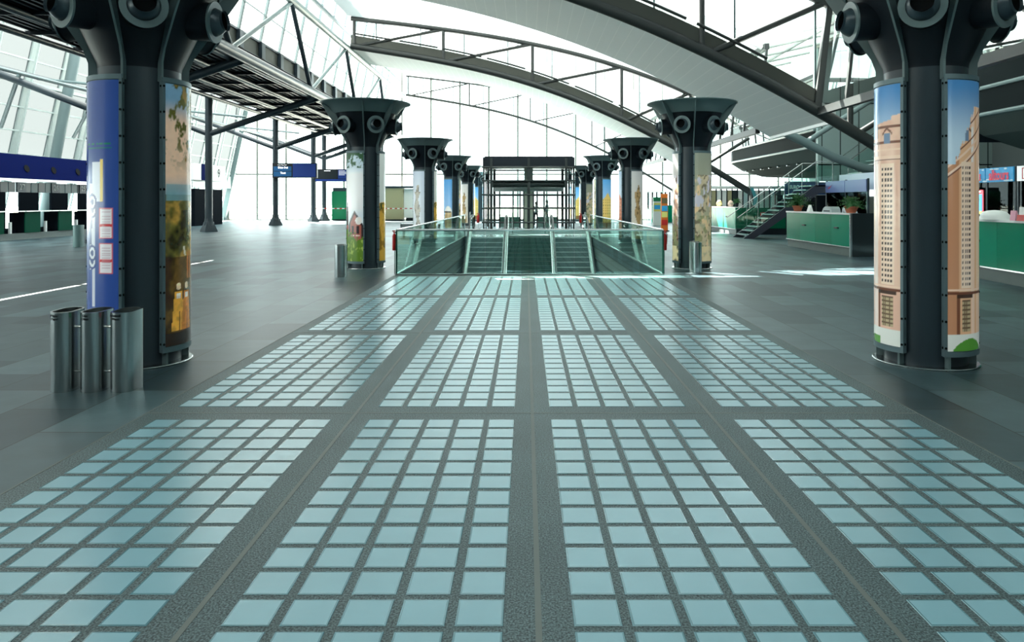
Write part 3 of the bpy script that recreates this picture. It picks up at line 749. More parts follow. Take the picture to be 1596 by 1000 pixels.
# ================================================================= COLUMNS
RS, RP, HA = .40, .49, math.radians(36.5)
PZ0, PZ1 = .17, 2.95
def azp(a, r, z): return (r * math.sin(a), -r * math.cos(a), z)
def arcslab(mb, a0, a1, r0, r1, z0, z1, n=14):
    vs = []; fs = []
    for i in range(n + 1):
        a = a0 + (a1 - a0) * i / n
        vs += [azp(a, r0, z0), azp(a, r1, z0), azp(a, r1, z1), azp(a, r0, z1)]
    for i in range(n):
        p = i * 4; q = p + 4
        for k in range(4): fs.append((p + k, q + k, q + (k + 1) % 4, p + (k + 1) % 4))
    fs += [(3, 2, 1, 0), (n * 4, n * 4 + 1, n * 4 + 2, n * 4 + 3)]
    mb.add(vs, fs)
PAZ = [math.radians(90), math.radians(-30), math.radians(210)]
def make_column():
    root = thing('column', None, 'column', (0, 0, 0), 'capital-topped steel columns along the walkway')
    MB().lathe([(0, 0), (.51, 0), (.513, .012), (.505, .02), (0, .02)], n=48).build('base_plate', INOX, root)
    MB().lathe([(RS, .02), (RS, 3.10)], n=48).build('shaft', STEEL, root)
    mb = MB(); mb.lathe([(RS, 3.08), (RS + .005, 3.13), (.55, 3.46), (.77, 3.96)], n=48); mb.lathe([(.765, 3.96), (0, 3.97)], n=48)
    mb.build('capital_cone', CONE, root)
    mb = MB(); mb.lathe([(.78, 3.93), (.84, 3.99), (.93, 4.10), (1.10, 4.195), (1.14, 4.20), (1.14, 4.22), (1.08, 4.22), (.9, 4.15), (.76, 3.98)], n=60)
    mb.build('capital_rim', STEEL2, root)
    for pa in PAZ:
        for s in (-1, 1):
            a = pa + s * (HA + .02); mb = MB()
            prof = [(RS - .02, 2.94), (RP - .01, 2.94), (RP - .005, 3.14), (.53, 3.27), (.74, 3.60), (.91, 3.84), (1.125, 4.185), (1.04, 4.195), (.80, 3.99), (.74, 3.94), (.53, 3.45), (RS - .02, 3.14)]
            t = Vector((math.cos(a), math.sin(a), 0)) * .011
            mb.prism([Vector(azp(a, r, z)) - t for r, z in prof], t * 2)
            mb.build('capital_fin', STEEL2, root, smooth=False)
    for k in range(6):
        a = math.radians(30 + 60 * k); d = Vector((math.sin(a), -math.cos(a), 0)); dn = Vector((d.x, d.y, -.06)).normalized()
        c = Vector((0, 0, 3.66))
        mb = MB(); mb.lathe([(.20, .30), (.20, .78), (.206, .785), (.206, .80)], c=c, n=32, axis=dn); noz = mb.build('air_nozzle', CONE, root)
        mb = MB(); mb.lathe([(.152, .795), (.152, .81), (.218, .81), (.218, .79)], c=c, n=32, axis=dn); mb.build('flange', STEEL2, noz)
        cc = c + dn * .775
        prof = [(.152 * math.cos(t), .152 * math.sin(t)) for t in [math.radians(q) for q in (-20, 0, 12, 24, 36, 48)]]
        ax = Vector((d.x, d.y, .10)).normalized()
        prof += [(.108, .142), (.10, .10), (.0, .10)]
        mb = MB(); mb.lathe(prof[:-2], c=cc, n=32, axis=ax); mb.build('eyeball', mat('nozzle_eyeball', srgb(58, 72, 80), .28, .1), noz)
        mb = MB(); mb.lathe([(.1015, .112), (.095, .05), (.0, .05)], c=cc, n=24, axis=ax); mb.build('nozzle_bore', BLACK, noz)
    for pa in PAZ:
        mb = MB(); arcslab(mb, pa - HA, pa + HA, RS + .025, RP - .006, PZ0, PZ1)
        for s in (-1, 1):                                   # lips along both long sides and bolts
            arcslab(mb, pa + s * HA - .028, pa + s * HA + .028, RS + .02, RP + .006, PZ0 - .03, PZ1 + .03, 3)
        arcslab(mb, pa - HA, pa + HA, RS + .02, RP + .006, PZ0 - .03, PZ0 + .02); arcslab(mb, pa - HA, pa + HA, RS + .02, RP + .006, PZ1 - .02, PZ1 + .03)
        mb.cur = 1
        for s in (-1, 1):
            for i in range(11):
                z = PZ0 + .06 + i * (PZ1 - PZ0 - .12) / 10; a = pa + s * HA
                n_ = Vector((math.sin(a), -math.cos(a), 0))
                mb.lathe([(0, .006), (.011, .006), (.013, 0)], c=Vector(azp(a, RP + .006, z)), n=8, axis=n_)
                t = Vector((math.cos(a), math.sin(a), 0)) * s
                mb.lathe([(0, .006), (.011, .006), (.013, 0)], c=Vector(azp(a, RP - .03, z)) + t * (.0155 + .0), n=8, axis=t)
        mb.build('banner_frame', [BRACKET, BLACK], root)
        for s in (-1, 1):
            a = pa + s * (HA - .1); t = Vector((math.cos(a), math.sin(a), 0)) * .012; mb = MB()
            mb.prism([Vector(azp(a, r, z)) - t for r, z in ((RS - .01, .02), (RP - .02, .02), (RP - .02, PZ0), (RS - .01, PZ0))], t * 2)
            mb.build('foot_bracket', STEEL2, root, smooth=False)
    return root
colp = make_column()
XL, XR = -4.12, 4.26
CY = [7.82 + 11.0 * i for i in range(6)]
LEFT = [('map', 'pastoral'), ('church', 'field'), ('statue', 'field'), ('dome', 'crowd'), ('statue_tan', 'house'), ('house', 'dome')]
RIGHT = [('towerA', 'towerB'), ('crowd_dark', 'crowd'), ('house_red', 'statue_tan'), ('crowd', 'house'), ('house_red', 'crowd'), ('dome', 'house')]
PRINTS.update(map=p_map, pastoral=p_pastoral, towerA=p_tower(0), towerB=p_tower(1), church=p_church)
LLAB = ['large steel column in the left foreground with a blue airport map banner',
        'left steel column with a red brick church banner, second from the camera',
        'left steel column with a grey statue banner, third from the camera',
        'left steel column with a white dome banner, fourth from the camera',
        'left steel column with a tan statue banner, fifth from the camera', 'farthest left steel column, half hidden beside the lift']
RLAB = ['large steel column in the right foreground with tall sandstone tower banners',
        'right steel column with a banner of many faces and a steel bin at its foot',
        'right steel column with a tan statue banner, third from the camera',
        'right steel column with a yellow house under blue sky, fourth from the camera',
        'right steel column with a green and beige crowd banner, fifth from the camera', 'farthest right steel column, half hidden beside the lift']
columns = []
def add_prints(root, d, nx, nz):
    for az_deg, key in d.items():
        pa = math.radians(az_deg); ha = HA - .035
        fn = PRINTS[key]
        printed(lambda u, v: azp(pa + (2 * u - 1) * ha, RP + .002, PZ0 + .03 + v * (PZ1 - PZ0 - .06)), nx, nz, fn, root)
first = True
for i, y in enumerate(CY):
    for side in (0, 1):
        o = colp if first else copy_tree(colp); first = False
        o.location = ((XL, XR)[side], y, 0); o.rotation_euler = (0, 0, math.radians(60) * side)
        o['label'] = (LLAB, RLAB)[side][i]; columns.append(o)
for i in range(6):
    nx, nz = [(48, 300), (32, 170), (20, 100), (14, 60), (10, 40), (10, 40)][i]
    L = LEFT[i]; R = RIGHT[i]
    back = ['field', 'house_red', 'dome', 'house', 'statue', 'field'][i]
    add_prints(columns[2 * i], {-30: L[0], 90: L[1], 210: back}, nx, nz)
    add_prints(columns[2 * i + 1], {210: R[0], -30: R[1], 90: back}, nx, nz)

# ================================================================= BINS
def capsule(mb, cx, cy, r, l, z0, z1, n=10, inner=False, slant=0.0):
    ring = []
    for k in range(n + 1): a = PI + PI * k / n; ring.append((cx + r * math.cos(a), cy + r * math.sin(a)))
    for k in range(n + 1): a = PI * k / n; ring.append((cx + r * math.cos(a), cy + l + r * math.sin(a)))
    return ring
def bin_body(mb, cx, cy, r, l, h, t=.008, slant=.004, n=14):
    R = capsule(mb, cx, cy, r, l, 0, h, n); I = capsule(mb, cx, cy, r - t * 2.2, l, 0, h, n); m = len(R)
    zt_ = lambda y: h + slant * (y - cy) / max(l, .01)
    vs = [(x, y, .0) for x, y in R] + [(x, y, zt_(y)) for x, y in R] + [(x, y, zt_(y)) for x, y in I] + [(x, y, zt_(y) - .25) for x, y in I]
    fs = []
    for k in range(m):
        k2 = (k + 1) % m
        for q in range(3): fs.append((q * m + k, q * m + k2, (q + 1) * m + k2, (q + 1) * m + k))
    mb.cur = 0; mb.add(vs, fs); mb.cur = 1; mb.add([vs[3 * m + k] for k in range(m)], [tuple(range(m))]); mb.cur = 0
def make_bin(cx, cy, r, l, h, label, sticker=None, words=None, group=None, bolt=False, m=INOX):
    root = thing('litter_bin', label, 'bin', (cx, cy, 0), group)
    mb = MB(); bin_body(mb, cx, cy, r, l, h); mb.build('body', [m, BLACK], root)
    if sticker:
        mb = MB(); w0 = math.radians(-78); w1 = math.radians(-46)
        pts = [(cx + (r + .0015) * math.sin(w), cy - (r + .0015) * math.cos(w)) for w in (w0, (w0 + w1) / 2, w1)]
        for a, b in zip(pts[:-1], pts[1:]): mb.quad((a[0], a[1], h - .065), (b[0], b[1], h - .065), (b[0], b[1], h - .02), (a[0], a[1], h - .02))
        mb.build('sticker', sticker, root)
        for j, wd in enumerate(words):
            text('lettering', wd, .030, (cx - .018, cy - r * .985 - .003, h - .030 - .030 * j), (PI / 2, 0, math.radians(-12)), BLACK, root, ext=.0012)
    if bolt:
        mb = MB()
        for z in (.17, .57): mb.tube((cx + r - .01, cy + .02, z), (cx + r + .09, cy + .02, z), .012, 8)
        mb.build('coupling_bolts', INOXP, root)
    return root
STB = mat('blue_sticker', srgb(30, 50, 110), .4); STG = mat('green_sticker', srgb(20, 110, 70), .4); STR = mat('dark_red_sticker', srgb(110, 60, 66), .4)
make_bin(-4.17, 6.60, .102, .12, .715, 'leftmost of three joined steel bins, marked for paper', STB, ('Papier', 'Paper'), 'joined steel recycling bins', True)
make_bin(-3.90, 6.60, .102, .12, .715, 'middle of three joined steel bins, marked for glass', STG, ('Glas', 'Glass'), 'joined steel recycling bins', True)
make_bin(-3.63, 6.60, .102, .12, .715, 'rightmost of three joined steel bins, marked for waste', STR, ('Restmüll', 'Waste'), 'joined steel recycling bins')
make_bin(-4.20, 16.5, .115, .22, .72, 'single steel bin beside the church banner column')
make_bin(4.04, 17.35, .12, .24, .74, 'single sunlit steel bin at the foot of the second right column')
make_bin(-16.75, 27.3, .13, .2, .82, 'pale see-through standing bin by the nearest branching post', m=mat('frosted_bin', srgb(120, 150, 150), .2))
# ================================================================= VOID BALUSTRADE
HB = 1.04
def balustrade(name, label, p, q, n, y_dir=False):
    p = Vector(p); q = Vector(q); root = thing(name, label, 'balustrade', (p + q) / 2, 'glass balustrades round the escalator opening')
    d = (q - p).normalized(); L = (q - p).length; side = d.cross(Vector((0, 0, 1)))
    for i in range(n):
        a = p + d * (L * i / n + .008); b = p + d * (L * (i + 1) / n - .008); t = side * .008
        mb = MB(); mb.prism([a - t, b - t, b - t + Vector((0, 0, HB - .02)), a - t + Vector((0, 0, HB - .02))], t * 2)
        mb.build('glass_panel', GGLASS, root, smooth=False)
    mb = MB(); mb.tube(p + Vector((0, 0, HB)), q + Vector((0, 0, HB)), .026, 12); mb.build('handrail', INOXP, root)
    mb = MB(); mb.bar(p + Vector((0, 0, .015)), q + Vector((0, 0, .015)), .05, .03); mb.build('shoe_channel', INOX, root, smooth=False)
    mb = MB()
    for e in (p, q): mb.box(e.x - .012, e.x + .012, e.y - .012, e.y + .012, .0, HB - .01)
    mb.build('glass_edge', EDGEG, root, smooth=False)
balustrade('glass_balustrade', 'glass balustrade with steel handrail across the near end of the escalator opening', (VX0 + .02, VY0 + .22, 0), (VX1 - .02, VY0 + .22, 0), 3)
balustrade('glass_balustrade', 'glass balustrade along the left side of the escalator opening', (VX0 + .02, VY0 + .3, 0), (VX0 + .02, VY1 + .3, 0), 8)
balustrade('glass_balustrade', 'glass balustrade along the right side of the escalator opening', (VX1 - .02, VY0 + .3, 0), (VX1 - .02, VY1 + .3, 0), 8)
mb = MB(); mb.box(VX0, VX1, VY0, VY0 + .3, -.42, -.001)
struct(mb.build('trim_5', FASC, smooth=False, origin=False))

# ================================================================= ESCALATORS AND STAIR
STEPM = mat('escalator_step', srgb(168, 184, 186), .45, .1); RUBBER = mat('black_rubber', (.012, .014, .016), .35)
ESL = math.tan(math.radians(30)); EY = 35.0; ZB = -5.6
def escalator(x0, x1, label):
    root = thing('escalator', label, 'escalator', ((x0 + x1) / 2, EY, 0), 'escalators in the opening')
    w = .17
    mb = MB()
    k = 0; y = EY; z = -.02
    while z > ZB:
        mb.cur = 0; mb.box(x0 + w, x1 - w, y - .36, y, z - .20, z)
        mb.cur = 1; mb.box(x0 + w + .01, x1 - w - .01, y - .365, y - .355, z - .19, z - .02); mb.box(x0 + w, x1 - w, y - .362, y - .335, z, z + .003)
        y -= .35; z -= .35 * ESL; k += 1
    mb.build('steps', [STEPM, mat('step_riser', srgb(112, 132, 134), .5)], root, smooth=False)
    mb = MB(); mb.box(x0 + w, x1 - w, EY, EY + 2.6, -.03, .012); mb.build('landing_plate', INOX, root, smooth=False)
    ylo = EY + ZB / ESL
    for xa, xb in ((x0, x0 + w), (x1 - w, x1)):
        mb = MB()
        mb.prism([(xa, EY + 2.6, .0), (xa, EY + 2.6, .30), (xa, EY + .4, .30), (xa, ylo, ZB + .30), (xa, ylo, ZB - .9), (xa, EY + .4, -.9 + .23), (xa, EY + .8, -.3)], (xb - xa, 0, 0))
        mb.build('deck_skirt', INOX, root, smooth=False)
        xm = (xa + xb) / 2
        mb = MB(); mb.prism([(xm - .006, EY + 2.9, .3), (xm - .006, EY + 2.9, .88), (xm - .006, EY + .5, .88), (xm - .006, ylo, ZB + .80), (xm - .006, ylo, ZB + .3), (xm - .006, EY + .4, .3)], (.012, 0, 0))
        mb.build('glass_side', GGLASS, root, smooth=False)
        pts = [(xm, ylo, ZB + .92), (xm, EY + .2, .78), (xm, EY + .8, .96), (xm, EY + 1.4, 1.0), (xm, EY + 2.7, 1.0)]
        for t in range(0, 181, 20): a = math.radians(t); pts.append((xm, EY + 2.9 + .33 * math.sin(a), .67 + .33 * math.cos(a)))
        pts.append((xm, EY + 2.5, .34))
        mb = MB(); mb.path(pts, .042, 10); mb.build('handrail', RUBBER, root)
        mb = MB(); mb.path([(xm, ylo, ZB + .87), (xm, EY + .2, .73), (xm, EY + .8, .91), (xm, EY + 2.8, .95)], .02, 8); mb.build('handrail_guide', INOXP, root)
escalator(-2.78, -.92, 'left escalator coming up toward the lift')
escalator(1.20, 3.04, 'right escalator coming up toward the lift')
mb = MB(); y = EY - .0; z = 0.0; SGR = mat('dark_green_stair_tile', srgb(58, 96, 88), .3, var=.1)
SGR2 = mat('stair_joint', srgb(36, 60, 56), .4)
while z > ZB:
    mb.cur = 0; mb.box(-.86, 1.14, y - .31, y, z - .25, z - .001)
    mb.cur = 1; mb.box(-.86, 1.14, y - .312, y - .285, z - .001, z + .001)
    for i in range(1, 6): x = -.86 + 2.0 * i / 6; mb.box(x - .012, x + .012, y - .313, y, z - .16, z + .0015)
    y -= .30; z -= .165
o = mb.build('staircase', [SGR, SGR2], smooth=False); tag(o, 'dark green tiled staircase between the two escalators', 'stairs')
root = thing('stair_handrail', 'slim steel handrails on posts beside the central staircase', 'handrail', (.14, EY, 0))
for x in (-.84, 1.12):
    MB().path([(x, EY - 8, -3.6), (x, EY, .98), (x, EY + .7, .98)], .022, 8).build('rail', INOXP, root)
    for yy in (EY + .6,): MB().tube((x, yy, 0), (x, yy, .98), .02, 8).build('post', INOXP, root)
# white posts at the head of the escalators
for x, lab in ((-2.95, 'slim steel gate post at the left escalator head'), (-.72, 'slim steel gate post left of the stair head'), (1.0, 'slim steel gate post right of the stair head'), (3.12, 'slim steel gate post at the right escalator head')):
    mb = MB(); mb.tube((x, 38.6, 0), (x, 38.6, 1.15), .035, 10); mb.lathe([(.06, 0), (.06, .012), (.035, .014)], c=(x, 38.6, 0), n=16)
    tag(mb.build('gate_post', INOX), lab, 'post', 'gate posts at the escalator heads')

# ================================================================= LIFT
EX0, EX1, EYF, EYB, EZ = -2.66, 2.98, 45.0, 49.5, 4.40
FR = mat('lift_frame_steel', srgb(30, 40, 40), .45)
root = thing('glass_lift', 'dark steel framed glass lift tower at the end of the walkway', 'lift', ((EX0 + EX1) / 2, 47, 0))
ecx = (EX0 + EX1) / 2
mb = MB(); mb.box(EX0, EX1, EYF - .1, EYB + .1, 3.86, EZ); mb.box(EX0 + .1, EX1 - .1, EYF, EYB, EZ, EZ + .08); mb.build('roof_fascia', CONE, root, smooth=False)
for x in (EX0 + .52, ecx, EX1 - .52): MB().box(x - .07, x + .07, EYF - .16, EYF - .1, 3.84, EZ - .04).build('fascia_divider', FR, root, smooth=False)
for y in (EYF, EYB):
    for x in (EX0 + .06, EX0 + .52, ecx, EX1 - .52, EX1 - .06):
        w = .05 if x in (EX0 + .06, EX1 - .06) else .085
        mb = MB(); mb.box(x - w, x + w, y - .08, y + .08, 0, 4.42); mb.build('frame_post', FR, root, smooth=False)
for x in (EX0 + .95, ecx - 1.0, ecx - .55, ecx - .32, ecx + .32, ecx + .55, ecx + 1.0, EX1 - .95):
    mb = MB(); mb.box(x - .05, x + .05, 47.2, 47.3, 0, 3.0); mb.build('door_frame', FR, root, smooth=False)
for y in (EYF - .1, EYB + .1):
    for z in (3.80, 2.98, 2.12, 1.28, .42):
        MB().tube((EX0 - .06, y, z), (EX1 + .06, y, z), .05, 8).build('frame_rail', FR, root)
for x in (EX0, EX1):
    for z in (3.80, 2.98, 2.12, 1.28, .42):
        MB().tube((x, EYF, z), (x, EYB, z), .045, 8).build('frame_rail', FR, root)
MB().tube((EX0 + .5, 46.2, 2.78), (EX1 - .5, 46.2, 2.78), .2, 14).build('crossbeam', FR, root)
mb = MB(); mb.box(EX0 + .6, EX1 - .6, 47.1, 47.25, 2.35, 2.6); mb.build('door_header', WHITESTEEL, root, smooth=False)
mb = MB(); mb.quad((EX0, EYF, .02), (EX1, EYF, .02), (EX1, EYF, 3.86), (EX0, EYF, 3.86)); mb.quad((EX0, EYF, .02), (EX0, EYB, .02), (EX0, EYB, 3.86), (EX0, EYF, 3.86)); mb.quad((EX1, EYF, .02), (EX1, EYB, .02), (EX1, EYB, 3.86), (EX1, EYF, 3.86))
mb.build('glass_walls', GLASS, root, smooth=False)
for x0, x1 in ((EX0 + .95, ecx - .55), (ecx + .55, EX1 - .95)):
    mb = MB(); mb.box(x0 + .05, x1 - .05, 47.22, 47.25, .02, 2.35); mb.build('lift_door', glass('lift_door_glass', (.85, .93, .9), .12), root, smooth=False)
    mb = MB(); mb.box(x0 + .05, x1 - .05, 47.26, 47.29, .02, .72); mb.build('green_apron', mat('pale_green_panel', srgb(96, 150, 136), .3), root, smooth=False)
MB().box(ecx - .28, ecx + .28, 47.15, 47.35, 0, 3.9).build('centre_pillar', mat('pale_pillar', srgb(200, 204, 186), .5), root, smooth=False)
for x in (EX0 + .25, EX1 - .25):
    for dx in (-.09, .09): MB().tube((x + dx, 45.6, 0), (x + dx, 45.6, 3.86), .035, 8).build('guide_rail', FR, root)
    MB().box(x - .12, x + .12, 45.5, 45.9, 3.0, 3.4).build('drive_unit', CONE, root, smooth=False)

# ================================================================= PEOPLE
def skin_mesh(name, pts, edges, rad, m, parent):
    me = bpy.data.meshes.new(name); me.from_pydata(pts, edges, []); o = bpy.data.objects.new(name, me); COL.objects.link(o)
    md = o.modifiers.new('skin', 'SKIN'); md.use_smooth_shade = True; me.update()
    sk = me.skin_vertices[0].data if me.skin_vertices else None
    if sk is None:
        bpy.context.view_layer.objects.active = o
        bm_layer = me.attributes
    for i, r in enumerate(rad):
        me.skin_vertices[0].data[i].radius = (r[0], r[1]) if isinstance(r, tuple) else (r, r)
    me.skin_vertices[0].data[0].use_root = True
    s = o.modifiers.new('sub', 'SUBSURF'); s.levels = 1; s.render_levels = 1
    bpy.context.view_layer.update()
    dg = bpy.context.evaluated_depsgraph_get(); me2 = bpy.data.meshes.new_from_object(o.evaluated_get(dg)); me2.name = name
    bpy.data.objects.remove(o)
    me2.materials.clear()
    for q in (m if isinstance(m, list) else [m]): me2.materials.append(q)
    me2.shade_smooth()
    o = bpy.data.objects.new(name, me2); COL.objects.link(o); o.parent = parent; return o
def person(label, loc, rz, shirt, trousers, hair, arms=((.30, .05, 1.12), (.26, .22, 1.05)), h=1.0, group=None):
    root = thing('person', label, 'person', (0, 0, 0), group)
    P = [(0, 0, .95), (0, 0, 1.12), (0, .0, 1.38), (0, 0, 1.50), (0, -.01, 1.60), (0, -.02, 1.70),          # pelvis..head  0-5
         (.10, 0, .90), (.11, -.01, .50), (.11, .02, .09), (.12, -.10, .04), (-.10, 0, .90), (-.11, -.03, .50), (-.11, 0, .09), (-.12, -.12, .04),
         (.19, 0, 1.42), (arms[0][0], arms[0][1], arms[0][2]), (arms[0][0] - .02, arms[0][1] - .22, arms[0][2] - .05), (arms[0][0] - .02, arms[0][1] - .30, arms[0][2] - .05),
         (-.19, 0, 1.42), (-arms[1][0], arms[1][1] * .3, arms[1][2]), (-arms[1][0] - .01, -.06, arms[1][2] - .25), (-arms[1][0] - .01, -.08, arms[1][2] - .34)]
    E = [(0, 1), (1, 2), (2, 3), (3, 4), (4, 5), (0, 6), (6, 7), (7, 8), (8, 9), (0, 10), (10, 11), (11, 12), (12, 13), (2, 14), (14, 15), (15, 16), (16, 17), (2, 18), (18, 19), (19, 20), (20, 21)]
    R = [(.15, .11), (.13, .10), (.16, .11), (.065, .06), (.065, .075), (.075, .09), .085, .06, .045, .04, .085, .06, .045, .04, .065, .045, .035, .04, .065, .045, .035, .04]
    body = skin_mesh('body', P, E, R, [SKIN, shirt, trousers, BLACK], root)
    for p in body.data.polygons:
        c = p.center; z = c.z
        if z > 1.52: mi = 0
        elif z > .98 and not (abs(c.x) > .2 and c.z < 1.06): mi = 1
        elif z > .98: mi = 0
        elif z > .1: mi = 2 if abs(c.x) < .22 else 0
        else: mi = 3
        p.material_index = mi
    mb = MB(); mb.lathe([(0, .13), (.055, .12), (.092, .075), (.10, .01), (.095, -.05), (.07, -.06)], c=(0, .012, 1.70), n=16); mb.build('hair', hair, root)
    mb = MB(); mb.lathe([(.0, -.028), (.014, -.012), (.010, .02)], c=(0, -.105, 1.665), n=8); mb.build('nose', SKIN, root)
    root.location = loc; root.rotation_euler = (0, 0, rz); root.scale = (h, h, h); return root
person('person in a grey blue shirt standing in profile beyond the lift doors', (1.45, 50.8, 0), 1.2, BLUESHIRT, DENIM, HAIR, group=None)
person('smaller person in a pale top standing left of another beyond the lift', (.70, 51.8, 0), -.4, SHIRT, DENIM, HAIR, h=.93)
person('person with brown hair and white shirt standing behind the right green counter', (11.6, 26.3, 0), -.9, SHIRT, DENIM, HAIR, h=1.02)

# ================================================================= RIGHT COUNTERS
def counter(label, x, y0, y1, depth, h, curve=None, n_panels=4, top=WHITESTEEL, pl=.30, front='x', end_dark=True):
    """green glass counter with its long face turned to the hall (-X)"""
    root = thing('service_counter', label, 'counter', (x, (y0 + y1) / 2, 0), 'green glass service counters')
    xs = lambda y: x + (curve(y) if curve else 0)
    n = n_panels
    for i in range(n):
        a = y0 + (y1 - y0) * i / n; b = y0 + (y1 - y0) * (i + 1) / n
        m = GREEN if i % 2 else mat('green_enamel_glass_b', srgb(10, 132, 102), .22, 0, .08)
        mb = MB(); mb.prism([(xs(a), a + .003, pl), (xs(b), b - .003, pl), (xs(b), b - .003, h - .05), (xs(a), a + .003, h - .05)], (.03, 0, 0)); mb.build('green_panel', m, root, smooth=False)
    segs = [(y0 + (y1 - y0) * i / n, y0 + (y1 - y0) * (i + 1) / n) for i in range(n)]
    mb = MB()
    for a, b in segs: mb.prism([(xs(a) - .03, a, h - .05), (xs(b) - .03, b, h - .05), (xs(b) - .03, b, h), (xs(a) - .03, a, h)], (.34, 0, 0))
    mb.build('counter_top', top, root, smooth=False)
    mb = MB()
    for a, b in segs: mb.prism([(xs(a) + .04, a, 0), (xs(b) + .04, b, 0), (xs(b) + .04, b, pl - .03), (xs(a) + .04, a, pl - .03)], (.2, 0, 0))
    mb.build('stone_plinth', STONE, root, smooth=False)
    mb = MB()
    for a, b in segs: mb.prism([(xs(a) - .02, a, pl - .03), (xs(b) - .02, b, pl - .03), (xs(b) - .02, b, pl), (xs(a) - .02, a, pl)], (.1, 0, 0))
    mb.build('bright_strip', INOXP, root, smooth=False)
    mb = MB()
    for a, b in segs: mb.prism([(xs(a) + .3, a, .02), (xs(b) + .3, b, .02), (xs(b) + .3, b, h - .35), (xs(a) + .3, a, h - .35)], (depth - .3, 0, 0))
    mb.build('desk_body', mat('dark_desk', srgb(40, 48, 52), .5), root, smooth=False)
    for i in range(n):
        if i % 2 == 0:
            yy = y0 + (y1 - y0) * (i + .7) / n
            mb = MB(); mb.box(xs(yy) - .06, xs(yy) + .0, yy - .16, yy + .1, pl + (h - pl) * .52, pl + (h - pl) * .52 + .035); mb.build('small_bracket', CONE, root, smooth=False)
    if end_dark:
        mb = MB(); mb.box(xs(y0) + .0, xs(y0) + depth, y0 - .06, y0, .0, h); mb.build('dark_end_panel', mat('dark_glass_panel', srgb(36, 44, 46), .12, 0, .7), root, smooth=False)
        MB().box(xs(y0) - .03, xs(y0) + .03, y0 - .08, y0 - .02, 0, h + .0).build('corner_post', INOX, root, smooth=False)
    return root
counter('green glass service counter with two potted plants on it', 10.0, 22.6, 28.1, 1.25, 1.34)
counter('green glass service counter with brochures at the right edge of the photo', 9.75, 9.5, 16.9, 1.2, 1.32, curve=lambda y: .25 * ((y - 12.5) / 4.4) if y > 12.5 else -.0, n_panels=5)
rt = counter('far green service counter behind the open stairs', 10.75, 37.6, 50.0, 1.2, 1.42, n_panels=5, end_dark=False)
MB().box(10.78, 13.3, 37.52, 37.6, .32, 1.38).build('green_return_panel', GREENSHADE, rt, smooth=False)
MB().box(10.78, 13.5, 37.56, 37.62, 0, .32).build('return_plinth', CONE, rt, smooth=False)
MB().box(12.0, 12.25, 37.49, 37.52, .92, 1.15).build('extinguisher_symbol', RED, rt, smooth=False)
MB().box(12.04, 12.21, 37.48, 37.49, .96, 1.11).build('extinguisher_symbol_plate', WHITE, rt, smooth=False)
# plants
def plant(label, x, y, z, r=.2, h=.32, n=70, pot=TERRA, group=None):
    root = thing('potted_plant', label, 'plant', (x, y, z), group)
    mb = MB(); mb.lathe([(0, 0), (r * .62, 0), (r * .9, .16), (r * 1.0, .17), (r * 1.0, .215), (r * .9, .215), (r * .84, .18), (0, .18)], c=(x, y, z), n=24); mb.build('pot', pot, root)
    rg = random.Random(int(x * 100)); mb = MB()
    for i in range(n):
        a = rg.random() * 2 * PI; e = rg.uniform(.15, 1.35); L = rg.uniform(.55, 1.1) * h * 1.35
        d = Vector((math.cos(a) * math.cos(e), math.sin(a) * math.cos(e), math.sin(e))); base_ = Vector((x, y, z + .19)); w = d.cross(Vector((0, 0, 1))).normalized() * .018
        p0 = base_; p1 = base_ + d * L * .55; p2 = base_ + d * L - Vector((0, 0, L * .30)); 
        mb.quad(p0 - w * .3, p0 + w * .3, p1 + w, p1 - w); mb.quad(p1 - w, p1 + w, p2 + w * .2, p2 - w * .2)
        for t in (.35, .55, .75, .95):
            q = p0.lerp(p1, t / .55) if t < .55 else p1.lerp(p2, (t - .55) / .45)
            for s in (-1, 1):
                u = (w.normalized() * s + d * .5).normalized() * .055; mb.quad(q, q + u * .5 + Vector((0, 0, .018)), q + u, q + u * .5 - Vector((0, 0, .018)))
    mb.build('foliage', LEAF, root, smooth=False)
plant('leafy plant in a terracotta pot on the far end of the right counter', 10.15, 27.35, 1.34, .2, .5, 110)
plant('leafy plant in a terracotta pot on the near end of the right counter', 10.3, 23.2, 1.34, .22, .36, 100)
mb = MB(); mb.prism([(10.05, 26.0, 1.34), (10.2, 26.0, 1.34), (10.13, 26.0, 1.58)], (0, .25, 0)); tag(mb.build('tent_card', WHITE, smooth=False), 'small white tent card beside the far potted plant', 'card')
root = thing('computer_terminal', 'grey computer terminal casing on the right counter', 'computer', (10.25, 24.6, 1.34))
mb = MB(); mb.prism([(10.1, 24.2, 1.34), (10.1, 25.0, 1.34), (10.1, 24.9, 1.47), (10.1, 24.75, 1.53), (10.1, 24.35, 1.53), (10.1, 24.25, 1.47)], (.3, 0, 0)); mb.build('casing', mat('grey_casing', srgb(150, 160, 162), .4), root, smooth=False)
MB().box(10.09, 10.1, 24.35, 24.85, 1.37, 1.40).build('vent_slot', BLACK, root, smooth=False)
